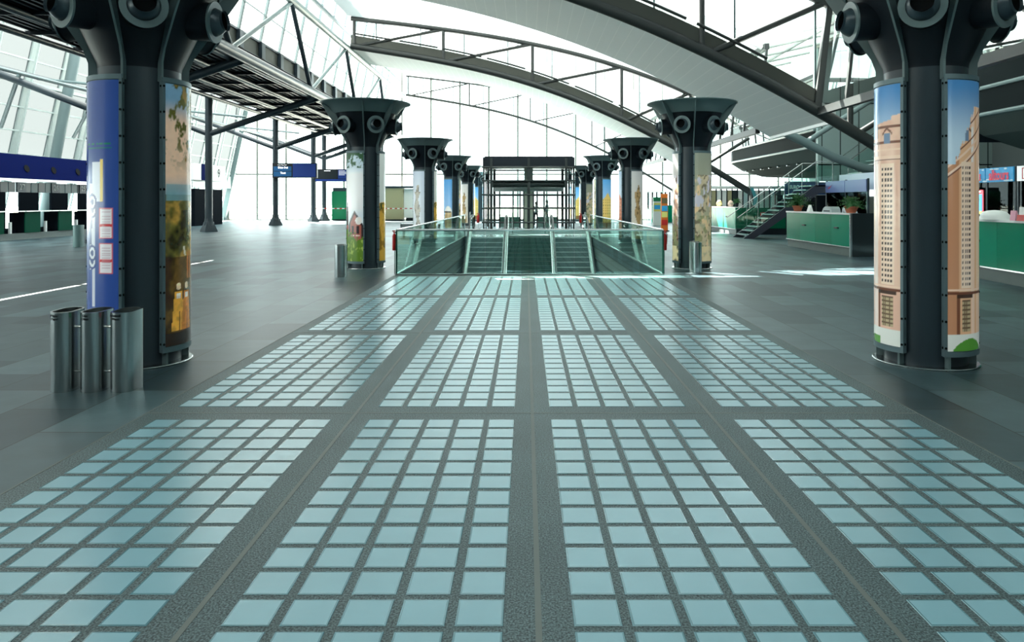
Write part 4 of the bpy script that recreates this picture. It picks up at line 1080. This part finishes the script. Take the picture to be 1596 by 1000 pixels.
# brochures and things on the near counter
def brochure(label, x, y, w, h, m, t=.05):
    mb = MB(); mb.prism([(x, y, 1.32), (x + .1, y, 1.32), (x + .04, y, 1.32 + h), (x + .02, y, 1.32 + h)], (0, w, 0))
    tag(mb.build('brochure_holder', m, smooth=False), label, 'brochures', 'brochure holders on the near counter')
PINK = mat('pink_card', srgb(226, 160, 180), .5)
brochure('pink brochure holder on the near counter, leftmost of the group', 9.75, 14.6, .16, .20, PINK)
brochure('white and red brochure holder beside the pink one', 9.75, 14.3, .20, .27, WHITE)
brochure('low red leaflet box on the near counter', 9.66, 14.15, .28, .12, RED)
brochure('white brochure holder at the right edge of the near counter', 9.75, 13.95, .20, .27, WHITE)
brochure('white leaflet wedge at the photo edge on the near counter', 9.66, 13.5, .30, .15, WHITE)
mb = MB(); mb.lathe([(.30, 0), (.29, .08), (.22, .16), (.12, .19), (0, .2)], c=(9.98, 15.6, 1.32), n=24); tag(mb.build('domed_cover', WHITE), 'white domed cover on the near counter', 'cover')

# ================================================================= RIGHT SHOPS
def shop(label, x, y0, y1, sign_m, words, wcol, n, zs=(2.22, 2.60), inner=CONE, depth=3.0):
    root = thing('shop_unit', label, 'shop', (x, (y0 + y1) / 2, 0), 'travel shops under the right gallery')
    L = (y1 - y0) / n
    for i in range(n):
        a = y0 + L * i
        o = MB().box(x - .03, x + .05, a + .02, a + L - .02, zs[0], zs[1]).build('sign_band', sign_m, root, smooth=False)
        if words: text('lettering', words, .37, (x - .045, a + L / 2, (zs[0] + zs[1]) / 2 - .02), FACE_W, wcol, root, sx=.72, bold=.010)
        MB().box(x, x + .08, a - .03, a + .03, 0, zs[1] + .03).build('frame_post', STEEL, root, smooth=False)
    MB().box(x, x + .08, y1 - .03, y1 + .03, 0, zs[1] + .03).build('frame_post', STEEL, root, smooth=False)
    MB().box(x + .02, x + .03, y0, y1, .02, zs[0]).build('shop_glass', DGLASS, root, smooth=False)
    MB().box(x + depth, x + depth + .1, y0, y1, 0, 2.9).build('rear_wall', inner, root, smooth=False)
    MB().box(x + depth - .5, x + depth, y0 + .2, y1 - .2, .0, 1.9).build('shelving', mat('shop_shelving', srgb(110, 112, 104), .6), root, smooth=False)
    return root
ASIGN = mat('red_letters', srgb(206, 44, 70), .4, emit=srgb(206, 44, 70), emit_s=.2)
alt = shop('travel shop with sky blue alltours signs', 12.5, 18.72, 22.2, SIGNBLUE, 'alltours', ASIGN, 3)
# clouds on the blue signs
mb = MB(); rg = random.Random(5)
for i in range(26):
    y = rg.uniform(18.8, 22.1); z = rg.choice((2.25, 2.29, 2.53, 2.56)); w = rg.uniform(.05, .14); mb.prism([(12.462, y + w * math.cos(a), z + .022 * math.sin(a)) for a in [k * PI / 4 for k in range(8)]], (.006, 0, 0))
mb.build('painted_clouds', mat('cloud_white', srgb(206, 226, 236), .5), alt, smooth=False)
wsh = shop('shop with a white sign and small red square at the photo edge', 12.5, 14.9, 18.62, mat('white_sign', srgb(226, 228, 230), .4, emit=(1, 1, 1), emit_s=.3), None, None, 2)
mb = MB()
for a, b, c, d in ((18.1, 18.4, 2.27, 2.29), (18.1, 18.4, 2.53, 2.55), (18.1, 18.12, 2.27, 2.55), (18.38, 18.4, 2.27, 2.55), (18.2, 18.3, 2.36, 2.46)): mb.box(12.46, 12.468, a, b, c, d)
mb.build('red_square_mark', RED, wsh, smooth=False)
root = thing('wall_poster', 'red framed poster of a small figure on blue, in the shop window', 'poster', (12.44, 20.55, 1.2))
MB().box(12.49, 12.52, 20.0, 20.62, 1.18, 2.02).build('poster_board', mat('poster_red', srgb(150, 40, 54), .5), root, smooth=False)
MB().box(12.482, 12.49, 20.05, 20.57, 1.42, 1.90).build('blue_picture', mat('poster_blue', srgb(30, 100, 170), .5), root, smooth=False)
MB().box(12.481, 12.49, 20.05, 20.57, 1.36, 1.44).build('green_ground', mat('poster_green', srgb(130, 150, 60), .5), root, smooth=False)
mb = MB(); mb.prism([(12.475, y, z) for y, z in ((20.24, 1.42), (20.30, 1.42), (20.32, 1.58), (20.44, 1.72), (20.36, 1.70), (20.34, 1.84), (20.28, 1.84), (20.27, 1.7), (20.16, 1.78), (20.24, 1.6))], (.006, 0, 0)); mb.build('small_figure', mat('poster_figure', srgb(206, 200, 196), .5), root, smooth=False)
mb = MB(); mb.box(12.48, 12.49, 20.1, 20.52, 1.95, 1.98); mb.box(12.48, 12.49, 20.08, 20.3, 1.26, 1.29); mb.build('caption_lines', WHITE, root, smooth=False)
# dark gap between the counters, shop unit with tick sign, and eurosun shop
tk = shop('shop with a navy sign carrying a small red tick', 13.6, 29.2, 33.2, mat('grey_navy_sign', srgb(74, 88, 128), .4, emit=srgb(74, 88, 128), emit_s=.3), None, None, 2, zs=(2.1, 2.6), inner=mat('pale_shelves', srgb(170, 182, 196), .5), depth=.6)
mb = MB(); mb.prism([(13.555, y, z) for y, z in ((32.9, 2.33), (32.8, 2.26), (32.45, 2.45), (32.8, 2.31))], (.006, 0, 0)); mb.build('tick_mark', RED, tk, smooth=False)
es = thing('shop_unit', 'dark travel shop with a navy eurosun sign below the grey panel wall', 'shop', (14.6, 37.0, 0), 'travel shops under the right gallery')
es_sc = 38.2 / F_PX
p0 = at(1226, 300, 38.2); p1 = at(1262, 281, 38.2)
MB().box(13.5, 16.6, 38.2, 38.3, 2.05, 2.75).build('sign_band', mat('eurosun_navy', srgb(16, 50, 90), .3), es, smooth=False)
text('lettering', 'EURO', .25, (13.74, 38.185, 2.45), FACE_S, WHITE, es, 'LEFT', sx=.78, bold=.01)
text('lettering', 'SUN', .25, (14.32, 38.185, 2.45), FACE_S, mat('gold_letters', srgb(226, 196, 80), .4), es, 'LEFT', sx=.78, bold=.01)
MB().box(13.5, 19, 39.4, 39.5, 0, 2.05).build('back_wall', CONE, es, smooth=False)
for x in (13.45, 15.1, 16.7): MB().box(x, x + .08, 38.2, 38.3, 0, 2.05).build('frame_post', INOX, es, smooth=False)
# lights in the shops
for (x, y, z, L, lab) in ((15.2, 37.82, 2.74, 2.2, 'fluorescent light behind the stair landing'), (18.2, 37.82, 2.74, 1.6, 'fluorescent light right of the stair landing'), (16.2, 20.6, 2.95, 1.6, 'ceiling tube above the sky blue shop signs'), (16.2, 16.6, 2.95, 1.6, 'ceiling tube above the white shop sign')):
    root = thing('tube_light', lab, 'light fitting', (x, y, z))
    if y < 30: MB().box(x - .02, x + .02, y + .3, y + .34, z + .06, 3.85).build('hanger_rod', STEEL, root, smooth=False)
    MB().box(x - .08, x + .08 + (L if y > 30 else 0), y - .08, y + (.08 if y > 30 else L), z, z + .06).build('housing', WHITE, root, smooth=False)
    MB().box(x - .04, x + .04 + (L if y > 30 else 0), y - .04, y + (.04 if y > 30 else L), z - .03, z).build('tube', TUBEL, root, smooth=False)

# ================================================================= GALLERIES ON THE RIGHT
DARKROW = mat('unreflecting_dark_glass', srgb(20, 28, 30), .7, 0, .04); GALG = glass('gallery_glass', (0.10, 0.14, 0.15), 0.10, edge=0.5, gc=(0.7, 0.72, 0.68))  # window rows without reflections painted as opaque dark panes
def gallery(label, y0, y1, rnd_end):
    root = thing('gallery', label, 'gallery', (15, (y0 + y1) / 2, 3.7), 'glazed galleries over the right shops')
    GX = 15.0; lv = [4.55, 5.42, 6.28, 7.15, 8.1]
    edge = [(GX, y0)] + ([(GX, y1 - 5)] if rnd_end else [(GX, y1)])
    if rnd_end:
        for t in range(15, 76, 15):
            a = math.radians(t); edge.append((GX + 8 * (1 - math.cos(a)), y1 - 5 + 6 * math.sin(a)))
    def inward(i, d):
        x, y = edge[i]
        if i < 2 or not rnd_end: return (x + d, y if i == 0 or not rnd_end else y)
        a = math.radians(15 * (i - 1)); return (min(23.6, x + d * math.cos(a)), y - d * math.sin(a))
    prof = [(0, 4.5), (.8, 3.96), (2.2, 3.52)]
    mb = MB(); o = []; m = len(prof) + 1
    for i in range(len(edge)):
        for d, z in prof: q = inward(i, d); o.append((q[0], q[1], z))
        q = inward(i, 2.2); o.append((23.85, q[1], 3.46))
    mb.add(o, [(m * i + k, m * (i + 1) + k, m * (i + 1) + k + 1, m * i + k + 1) for i in range(len(edge) - 1) for k in range(m - 1)])
    mb.build('soffit', SOFFIT, root, smooth=False)
    for z in lv:
        mb = MB(); mb.path([(x - .03, y, z) for x, y in edge], .07, 8); mb.build('transom', STEEL2, root)
    for r in range(4):
        mb = MB(); vs = []
        for x, y in edge: vs += [(x, y, lv[r]), (x, y, lv[r + 1])]
        mb.add(vs, [(2 * i, 2 * i + 2, 2 * i + 3, 2 * i + 1) for i in range(len(edge) - 1)])
        clear = r >= 1 if rnd_end else r == 2
        mb.build('window_band' if clear else 'dark_window_band', GALG if clear else DARKROW, root, smooth=False)
    y = y0 + .6; mb = MB()
    while y < edge[-1][1]:
        x = GX if y <= (y1 - 5 if rnd_end else y1) else GX + 8 * (1 - math.cos(math.asin(min(1, (y - y1 + 5) / 6))))
        mb.bar((x + .06, y, 4.5), (x + .06, y + .35, 8.1), .07, .09, (0, 1, 0)); y += 1.35
    mb.build('mullions', STEEL, root, smooth=False)
    mb = MB(); mb.box(GX + .3, 23.9, y0, edge[-1][1], 8.1, 8.5); mb.box(GX + 4, GX + 4.1, y0, y1 - 2, 4.5, 8.1); mb.build('gallery_core', CONE, root, smooth=False)
    mb = MB(); mb.box(GX + .3, 23.9, y0, y0 + .1, 3.75, 8.5); mb.build('near_cheek', CONE, root, smooth=False)
    if not rnd_end: MB().box(GX + .1, 23.9, y1 - .1, y1, 3.75, 8.5).build('far_cheek_light_block', CONE, root, smooth=False)  # unseen end wall added so the near glazing stays dark
    return root
gallery('far glazed gallery with a rounded end above the open stairs', 38.0, 58.0, True)
gallery('near dark glazed gallery at the right edge of the photo', 4.0, 25.4, False)
mb = MB(); mb.box(15.02, 24, 37.7, 37.95, 2.8, 10.5)
struct(mb.build('wall_stair_hall', PANELW, smooth=False, origin=False))
mb = MB()
for z in (3.6, 6.75, 9.9): mb.box(15.02, 24, 37.69, 37.7, z - .03, z + .03)
struct(mb.build('trim_6', BLACK, smooth=False, origin=False))
for i in range(8):
    y = 42.5 + i * 1.65
    if i == 7: y = 19.9
    x = 15.8; z = 3.94
    root = thing('downlight', ('downlight under the far gallery soffit, one of a row' if i < 7 else 'single downlight under the near gallery soffit'), 'downlight', (x, y, z), 'row of downlights' if i < 7 else None)
    mb = MB(); mb.lathe([(.05, .04), (.10, -.02), (.13, -.10), (.11, -.10), (0, -.03)], c=(x, y, z), n=16); mb.build('shade', INOXP, root)
    mb = MB(); mb.lathe([(0, -.06), (.05, -.08), (0, -.1)], c=(x, y, z), n=10); mb.build('bulb', LAMP if i < 7 else INOXP, root)
# tubular edge brace between galleries
mb = MB(); mb.path([(11.0, 33.0, 5.15), (12.4, 33.0, 4.45), (13.8, 33.0, 3.73), (15.2, 33.0, 3.2), (16.8, 33.0, 2.95)], .2, 12)
tag(mb.build('arch_brace', STEEL2), 'grey sunlit arched tube passing in front of the far gallery', 'steel tube')
mb = MB(); mb.tube((12.66, 33.0, 4.4), (15.6, 33.0, 6.3), .12, 10)
tag(mb.build('brace_strut', STEEL2), 'short steel strut rising from the arched tube by the grey panel wall', 'steel tube')

# ================================================================= OPEN STAIRS
root = thing('open_stairs', 'open tread steel stairs with glass balustrades rising to the gallery', 'stairs', (11.5, 34.3, 0))
SX0, SX1, SZ, SYN, SYF = 9.95, 13.25, 2.45, 33.4, 35.1
ntr = 13
for i in range(ntr):
    x = SX0 + .1 + (SX1 - SX0 - .1) * (i + .3) / ntr; z = SZ * (i + 1) / ntr
    MB().box(x - .05, x + .26, SYN + .08, SYF - .08, z - .05, z).build('tread', mat('stair_tread', srgb(96, 128, 128), .35), root, smooth=False)
STR_M = mat('stair_stringer', srgb(50, 54, 66), .45)
for y in (SYN, SYF):
    mb = MB(); mb.prism([(SX0 - .05, y, 0), (SX0 + .45, y, 0), (SX1 + .15, y, SZ - .36), (14.7, y, SZ - .36), (14.7, y, SZ), (SX1 - .05, y, SZ)], (0, .07, 0)); mb.build('stringer', STR_M, root, smooth=False)
    g = MB(); g.prism([(SX0 + .15, y + .03, .25), (SX1, y + .03, SZ + .1), (14.7, y + .03, SZ + .1), (14.7, y + .03, SZ + .98), (SX1, y + .03, SZ + .98), (SX0 - .05, y + .03, 1.02)], (0, .012, 0)); g.build('glass_side', GGLASS, root, smooth=False)
    MB().path([(SX0 - .3, y + .035, .95), (SX1, y + .035, SZ + 1.08), (14.7, y + .035, SZ + 1.08), (17.2, y + .035, SZ + 2.9)], .019, 8).build('handrail', INOX, root)
    for x, z0 in ((10.6, .45), (11.8, 1.3), (12.6, 1.95), (SX1, SZ), (14.0, SZ), (14.7, SZ)):
        MB().tube((x, y + .035, z0), (x, y + .035, z0 + 1.08), .018, 8).build('baluster_post', INOX, root)
MB().box(SX1 - .05, 14.8, SYN, SYF, SZ - .06, SZ).build('landing', STR_M, root, smooth=False)
for i in range(8):
    x = 14.75 + i * .3; z = SZ + .2 * (i + 1)
    MB().box(x, x + .3, SYN + .05, SYF - .05, z - .05, z).build('tread', MATS['stair_tread'], root, smooth=False)
mb = MB(); mb.prism([(14.65, SYN, SZ - .3), (17.3, SYN, SZ + 1.45), (17.3, SYN, SZ + 1.8), (14.65, SYN, SZ)], (0, .07, 0)); mb.build('stringer', STR_M, root, smooth=False)
g = MB(); g.prism([(14.75, SYN + .03, SZ + .3), (17.1, SYN + .03, SZ + 2.0), (17.1, SYN + .03, SZ + 2.8), (14.75, SYN + .03, SZ + 1.05)], (0, .012, 0)); g.build('glass_side', GGLASS, root, smooth=False)
MB().box(14.3, 14.5, SYN + .6, SYN + .8, 0, SZ - .06).build('support_post', INOX, root, smooth=False)

# ================================================================= FAR RIGHT CLUTTER
mb = MB(); root = thing('slatted_screen', 'dark slatted screen before the end glazing, right of the columns', 'screen', (12, 64, 0))
for i in range(22): MB().box(10.6 + i * .42 * .9, 10.6 + i * .42 * .9 + .14, 64, 64.1, 1.05, 2.55).build('slat', CONE, root, smooth=False)
for x in (10.7, 14.8, 19.0): MB().box(x, x + .06, 63.96, 64.04, 0, 2.55).build('post', STEEL2, root, smooth=False)
MB().box(10.5, 19.2, 63.98, 64.0, 2.5, 2.58).build('rail', WHITESTEEL, root, smooth=False)
MB().box(10.5, 19.2, 63.98, 64.0, 1.0, 1.08).build('rail', WHITESTEEL, root, smooth=False)
tag(MB().box(10.3, 19, 60, 60.4, 0, 1.4).build('service_counter', GREEN, smooth=False), 'farthest green counter, seen between the right columns', 'counter', 'green glass service counters')
root = thing('info_stand', 'white information stand with a green header and yellow poster', 'stand', (9.9, 52.5, 0))
x0, x1 = at(1018, 0, 52.5).x, at(1031, 0, 52.5).x
MB().box(x0, x1, 52.5, 52.7, 0, 2.0).build('board', WHITE, root, smooth=False)
MB().box(x0, x1, 52.48, 52.5, 1.72, 2.02).build('green_header', GREENK, root, smooth=False)
MB().box(x0 + .05, x1 - .05, 52.48, 52.5, 1.0, 1.6).build('yellow_poster', YELLOW, root, smooth=False)
MB().box(x0 + .08, x1 - .1, 52.46, 52.48, 1.15, 1.45).build('blue_picture', SIGNBLUE, root, smooth=False)
root = thing('poster_rack', 'tall orange and blue poster rack by the end of the right balustrade', 'stand', at(1036, 0, 36).xy.to_3d())
x0, x1 = at(1030.5, 0, 42).x, at(1041, 0, 42).x
MB().box(x0, x1, 42, 42.12, .05, 2.15).build('frame', ORANGE, root, smooth=False)
for z, m in ((1.75, mat('brown_card', srgb(110, 90, 60), .5)), (1.3, SIGNBLUE), (.95, YELLOW), (.5, RED)):
    MB().box(x0 + .03, x1 - .03, 41.97, 42.0, z - .15, z + .16).build('poster', m, root, smooth=False)
MB().box(x0 - .05, x1 + .05, 41.8, 42.3, 0, .05).build('foot', CONE, root, smooth=False)
# white bright shop row and dark posts behind the far counter
root = thing('partition_screen', 'row of pale glass partition panels behind the far green counter', 'partition', (13, 52, 0))
rg = random.Random(3)
for i in range(14):
    a = at(1108 + i * 8.3, 0, 52); b = at(1108 + (i + 1) * 8.3, 0, 52)
    MB().box(a.x + .03, b.x - .03, 52, 52.05, .1 if i % 3 else 1.2, 2.5).build('panel', [WHITE, CREAM, mat('dark_panel', srgb(44, 54, 56), .3), mat('pale_blue_panel', srgb(176, 206, 206), .3), WHITE][rg.randrange(5)], root, smooth=False)
    MB().box(a.x - .04, a.x + .04, 51.98, 52.1, 0, 2.75).build('post', CONE, root, smooth=False)
MB().box(13, 18.5, 51.9, 52.2, 2.6, 2.8).build('head_rail', WHITESTEEL, root, smooth=False)
root = thing('hanging_banner', 'thin teal and white banner stand leaning behind the stairs', 'banner', (12.2, 39.5, 0))
mb = MB(); mb.prism([(12.25, 39.5, 1.5), (12.4, 39.5, 1.5), (12.5, 39.5, 1.9), (12.25, 39.5, 2.45), (12.1, 39.5, 2.45), (12.28, 39.5, 1.9)], (0, .02, 0)); mb.build('cloth', mat('teal_cloth', srgb(60, 140, 150), .5), root, smooth=False)
MB().tube((12.42, 39.53, 0), (12.1, 39.53, 2.5), .02, 8).build('pole', INOX, root)
for x, y, s, m, lab in ((10.95, 41.5, .16, mat('straw_yellow', srgb(236, 216, 150), .7), 'pale yellow bundle on the far counter'), (10.95, 39.2, .15, mat('peach', srgb(240, 206, 190), .6), 'peach coloured ball shape on the far counter')):
    mb = MB(); mb.lathe([(0, 0), (s * .8, .02), (s * 1.1, s), (s * .8, s * 1.8), (s * .3, s * 2.3), (0, s * 2.35)], c=(x, y, 1.42), n=16); tag(mb.build('counter_ornament', m), lab, 'ornament')
plant('small dark green plant on the far counter', 11.0, 38.2, 1.42, .1, .28, 40, CONE)
# fire extinguishers
def extinguisher(x, y, lab, r=.045, z0=.56, h=.46):
    root = thing('fire_extinguisher', lab, 'fire extinguisher', (x, y, z0), 'red fire extinguishers')
    mb = MB(); mb.lathe([(0, 0), (r * .9, 0), (r, .02), (r, h * .72), (r * .7, h * .82), (r * .3, h * .86)], c=(x, y, z0), n=20); mb.build('cylinder', RED, root)
    mb = MB(); mb.box(x - r * .6, x + r * .9, y - .015, y + .015, z0 + h * .9, z0 + h * .94); mb.tube((x, y, z0 + h * .85), (x, y, z0 + h * .95), .014, 8); mb.box(x - r, x + r * .5, y - .012, y + .012, z0 + h * .96, z0 + h * 1.02); mb.build('valve_handle', RED, root)
    mb = MB(); mb.path([(x + r * .5, y, z0 + h * .9), (x + r * 1.2, y, z0 + h * .8), (x + r * 1.1, y, z0 + h * .5), (x + r, y, z0 + h * .3)], .007, 8); mb.build('hose', BLACK, root)
    mb = MB(); mb.tube((x, y + r + .03, 0), (x, y + r + .03, z0 + h * .8), .012, 8); mb.box(x - r, x + r, y + r, y + r + .04, z0 + .05, z0 + .08); mb.build('stand', INOX, root)
extinguisher(VX0 - .05, 17.1, 'red fire extinguisher at the near left corner of the balustrade')
extinguisher(VX1 + .06, 17.2, 'red fire extinguisher at the near right corner of the balustrade')
extinguisher(-3.05, 46.5, 'small red fire extinguisher left of the lift', .09, .35, .6); extinguisher(3.45, 46.5, 'small red fire extinguisher right of the lift', .09, .35, .6)

# ================================================================= LEFT SIDE: CHECK-IN
root = thing('check_in_fascia', 'long navy fascia above the check-in desks on the left', 'fascia', (-22.8, 33, 2.7))
MB().prism([(-22.9, 18, 2.72), (-22.6, 18, 2.72), (-22.9, 18, 3.83), (-23.3, 18, 3.83)], (0, 31, 0)).build('navy_panel', NAVY, root, smooth=False)
MB().box(-23.0, -22.55, 18, 49, 2.62, 2.72).build('lower_trim', INOX, root, smooth=False)
y = 20
while y < 48:
    mb = MB(); mb.lathe([(0, 0), (.17, 0), (.17, .02), (.0, .02)], c=(-22.72, y, 3.2), n=16, axis=(1, 0, .27)); mb.build('spotlight_recess', BLACK, root); y += 1.9
y = 18.4; k = 0
num = 20; rg = random.Random(11)
root = thing('desk_sign_row', 'row of small grey sign panels and desk numbers under the navy fascia', 'signs', (-22.9, 33, 2.2))
while y < 48.5:
    m = [mat('sign_grey', srgb(96, 116, 120), .4), mat('sign_pale', srgb(150, 166, 168), .4), STEEL][rg.randrange(3)]
    MB().box(-22.95, -22.9, y, y + .42, 2.12, 2.58).build('sign_panel', m, root, smooth=False)
    y += .5
for yy, s in ((30.9, '28'), (33.2, '27'), (35.6, '26'), (37.8, '25')): 
    MB().box(-22.9, -22.86, yy - .3, yy + .3, 2.12, 2.58).build('number_panel', mat('number_dark', srgb(30, 44, 60), .4), root, smooth=False)
    text('number', s, .36, (-22.85, yy, 2.35), FACE_E, WHITE, root)
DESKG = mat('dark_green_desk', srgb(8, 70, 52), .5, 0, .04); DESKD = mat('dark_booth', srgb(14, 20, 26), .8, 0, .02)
y = 19.0; k = 0
names_ = ['nearest the camera']
labs = ['check-in desk beyond the left edge of the photo', 'check-in desk just outside the left photo edge', 'check-in desk beyond the left photo edge, third of the row', 'check-in desk beyond the left photo edge, fourth of the row', 'dark green check-in desk at the left photo edge', 'dark green check-in desk, second from the left photo edge', 'dark green check-in desk left of the nearest branching post', 'dark green check-in desk behind the nearest branching post', 'check-in desk hidden behind the large left column', 'check-in desk farther along the left wall', 'farthest check-in desk along the left wall']
while y < 47.5:
    if y > 27:
        root = thing('check_in_desk', labs[min(k, len(labs) - 1)], 'check-in desk', (-23, y + 1.2, 0), 'check-in desks along the left wall')
        MB().box(-22.9, -22.85, y, y + 1.05, .28, 1.24).build('green_front', DESKG, root, smooth=False)
        MB().box(-23.6, -22.9, y + .02, y + 1.03, 0, 1.2).build('desk_body', DESKD, root, smooth=False)
        MB().box(-23.5, -22.8, y, y + 2.35, 1.24, 1.28).build('desk_top', INOX, root, smooth=False)
        MB().box(-24.6, -23.2, y + 1.1, y + 2.3, .02, .42).build('baggage_belt', DESKD, root, smooth=False)
        MB().box(-23.0, -22.9, y + 1.5, y + 1.6, .0, .78).build('belt_post', WHITESTEEL, root, smooth=False)
        MB().box(-22.95, -22.88, y - .1, y + 2.3, 0, .27).build('plinth', STONE, root, smooth=False)
        MB().box(-25.2, -25.1, y + .5, y + 1.9, 0, 2.62).build('dark_partition', DESKD, root, smooth=False)
    y += 2.4; k += 1
mb = MB(); mb.box(-25.0, -22.7, 18, 49, -.001, .012); tag(mb.build('trim_7', STONE, smooth=False, origin=False), kind='structure')
# booth with numbers near the end
root = thing('number_booth', 'pale booth canopy with black numbers beside the leaning end of the facade', 'booth', (-22.8, 53.5, 0))
MB().prism([(-24.8, 50.2, 3.2), (-22.8, 50.2, 3.2), (-22.8, 55.5, 3.2), (-24.8, 55.5, 3.2)], (0, 0, 1.15)).build('canopy', WHITE, root, smooth=False)
MB().box(-22.79, -22.75, 51.4, 51.9, 3.2, 4.35).build('blue_stripe', NAVY, root, smooth=False)
MB().box(-24.8, -24.0, 50.17, 50.2, 3.2, 4.35).build('blue_stripe', NAVY, root, smooth=False)
text('number', '9', .9, (-22.74, 54.2, 3.75), FACE_E, BLACK, root); text('number', '9', .8, (-23.3, 50.16, 3.75), FACE_S, BLACK, root)
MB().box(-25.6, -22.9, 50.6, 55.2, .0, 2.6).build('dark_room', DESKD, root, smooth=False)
mb = MB(); 
for i in range(14): mb.box(-24.8 + i * .14, -24.73 + i * .14, 50.3, 50.35, 2.6, 3.2)
mb.build('louvres', INOX, root, smooth=False)
# display boards
def board(label, x0, x1, y, words, swap=False):
    root = thing('display_board', label, 'display board', ((x0 + x1) / 2, y, 3.4), 'blue flight display boards')
    MB().box(x0, x1, y - .12, y + .12, 3.38, 4.42).build('housing', mat('board_housing', srgb(22, 26, 34), .4), root, smooth=False)
    w = x1 - x0; f = y - .125
    if not swap:
        MB().box(x0 + .09, x0 + w * .43, f - .01, f, 3.86, 4.18).build('teal_field', TEALD, root, smooth=False)
        MB().box(x0 + .09, x0 + w * .43, f - .01, f, 3.48, 3.82).build('teal_field', TEALD, root, smooth=False)
        MB().box(x0 + w * .46, x1 - .08, f - .01, f, 3.44, 4.36).build('blue_field', NAVY2, root, smooth=False)
        text('lettering', words[0], .20, (x0 + w * .24, f - .015, 4.10), FACE_S, mat('lit_letters', (1, 1, 1), .5, emit=(1, 1, 1), emit_s=.8), root, bold=.008)
        text('lettering', words[1], .20, (x0 + w * .24, f - .015, 3.72), FACE_S, MATS['lit_letters'], root, bold=.008)
        text('lettering', words[2], .11, (x0 + w * .22, f - .015, 4.29), FACE_S, MATS['lit_letters'], root)
    else:
        MB().box(x0 + .05, x0 + w * .58, f - .01, f, 3.62, 4.36).build('dark_field', mat('dark_display', srgb(36, 44, 50), .3), root, smooth=False)
        MB().box(x0 + w * .62, x1 - .05, f - .01, f, 3.62, 4.36).build('blue_field', NAVY2, root, smooth=False)
        MB().box(x0 + .05, x1 - .05, f - .01, f, 3.42, 3.58).build('blue_field', NAVY2, root, smooth=False)
        mb = MB()
        for z in (4.28,): mb.box(x0 + w * .25, x0 + w * .42, f - .015, f - .01, z - .03, z + .03)
        for i in range(4): mb.box(x0 + w * .64, x0 + w * (.8 + .04 * (i % 3)), f - .015, f - .01, 4.26 - i * .11, 4.29 - i * .11)
        mb.build('text_lines', MATS['lit_letters'], root, smooth=False)
board('blue flight display board hung between the second and third branching posts', -17.95, -14.8, 51.9, ('Bitte frei', 'Text', 'Gate Flug Ziel'))
board('blue display board with a dark field, partly behind the church banner column', -17.75, -14.6, 61.6, None, True)
# kiosks before the end glazing
tk_ = thing('green_kiosk', 'large plain green kiosk box before the end glazing', 'kiosk', (-16.3, 65.8, 0))
MB().box(-17.4, -14.8, 65.5, 66.5, .12, 2.62).build('box', GREENK, tk_, smooth=False); MB().box(-17.35, -14.85, 65.55, 66.45, 0, .12).build('plinth', CONE, tk_, smooth=False); MB().box(-17.3, -14.8, 65.55, 66.5, 2.62, 2.95).build('roof_box', STEEL, tk_, smooth=False)
ck = thing('khaki_kiosk', 'khaki kiosk box with a dark roof line left of the statue banner column', 'kiosk', (-11.9, 65.8, 0))
MB().box(-13.2, -11.0, 65.2, 66.4, .12, 2.9).build('box', CREAM, ck, smooth=False); MB().box(-13.2, -11.0, 65.2, 66.4, 0, .12).build('plinth', CONE, ck, smooth=False); MB().box(-13.3, -8.8, 65.1, 66.4, 2.9, 3.08).build('roof_line', STEEL, ck, smooth=False)
wk = thing('white_kiosk', 'white kiosk panel beside the khaki box', 'kiosk', (-10, 65.9, 0))
MB().box(-10.95, -8.9, 65.6, 66.3, .25, 2.85).build('panel', WHITE, wk, smooth=False); MB().box(-10.8, -9.0, 65.7, 66.2, 0, .25).build('base', CONE, wk, smooth=False)
tp = thing('barrier_tape', 'red and white barrier tape stretched before the end glazing', 'barrier tape', (-14, 64.6, 1))
xa, xb = at(490, 0, 64.6).x, at(662, 0, 64.6).x; n = 44
for m, off in ((RED, 0), (WHITE, 1)):
    mb = MB()
    for i in range(off, n, 2): mb.box(xa + (xb - xa) * i / n, xa + (xb - xa) * (i + 1) / n, 64.6, 64.61, 1.05, 1.13)
    mb.build('tape_red' if off == 0 else 'tape_white', m, tp, smooth=False)
for x in (xa, (xa + xb) / 2, xb): MB().tube((x, 64.63, 0), (x, 64.63, 1.15), .02, 8).build('tape_post', STEEL2, tp)
root = thing('low_bench', 'low grey slab bench left of the lift behind the balustrade', 'bench', at(648, 0, 36).xy.to_3d())
MB().box(-6.1, -4.2, 35.5, 36.0, .30, .62).build('slab', INOX, root, smooth=False); MB().box(-6.0, -5.9, 35.6, 35.9, 0, .3).build('leg', INOX, root, smooth=False); MB().box(-4.5, -4.4, 35.6, 35.9, 0, .3).build('leg', INOX, root, smooth=False)
for px, py, lab in ((497, 343, 'small dark floor fitting by the fourth branching post'),):
    p = at(px, py, 64.5); mb = MB(); mb.box(p.x - .9, p.x + .1, 64.2, 64.8, 0, .14); mb.box(p.x - .6, p.x - .2, 64.3, 64.7, .14, .22); tag(mb.build('floor_box', CONE, smooth=False), lab, 'floor box')
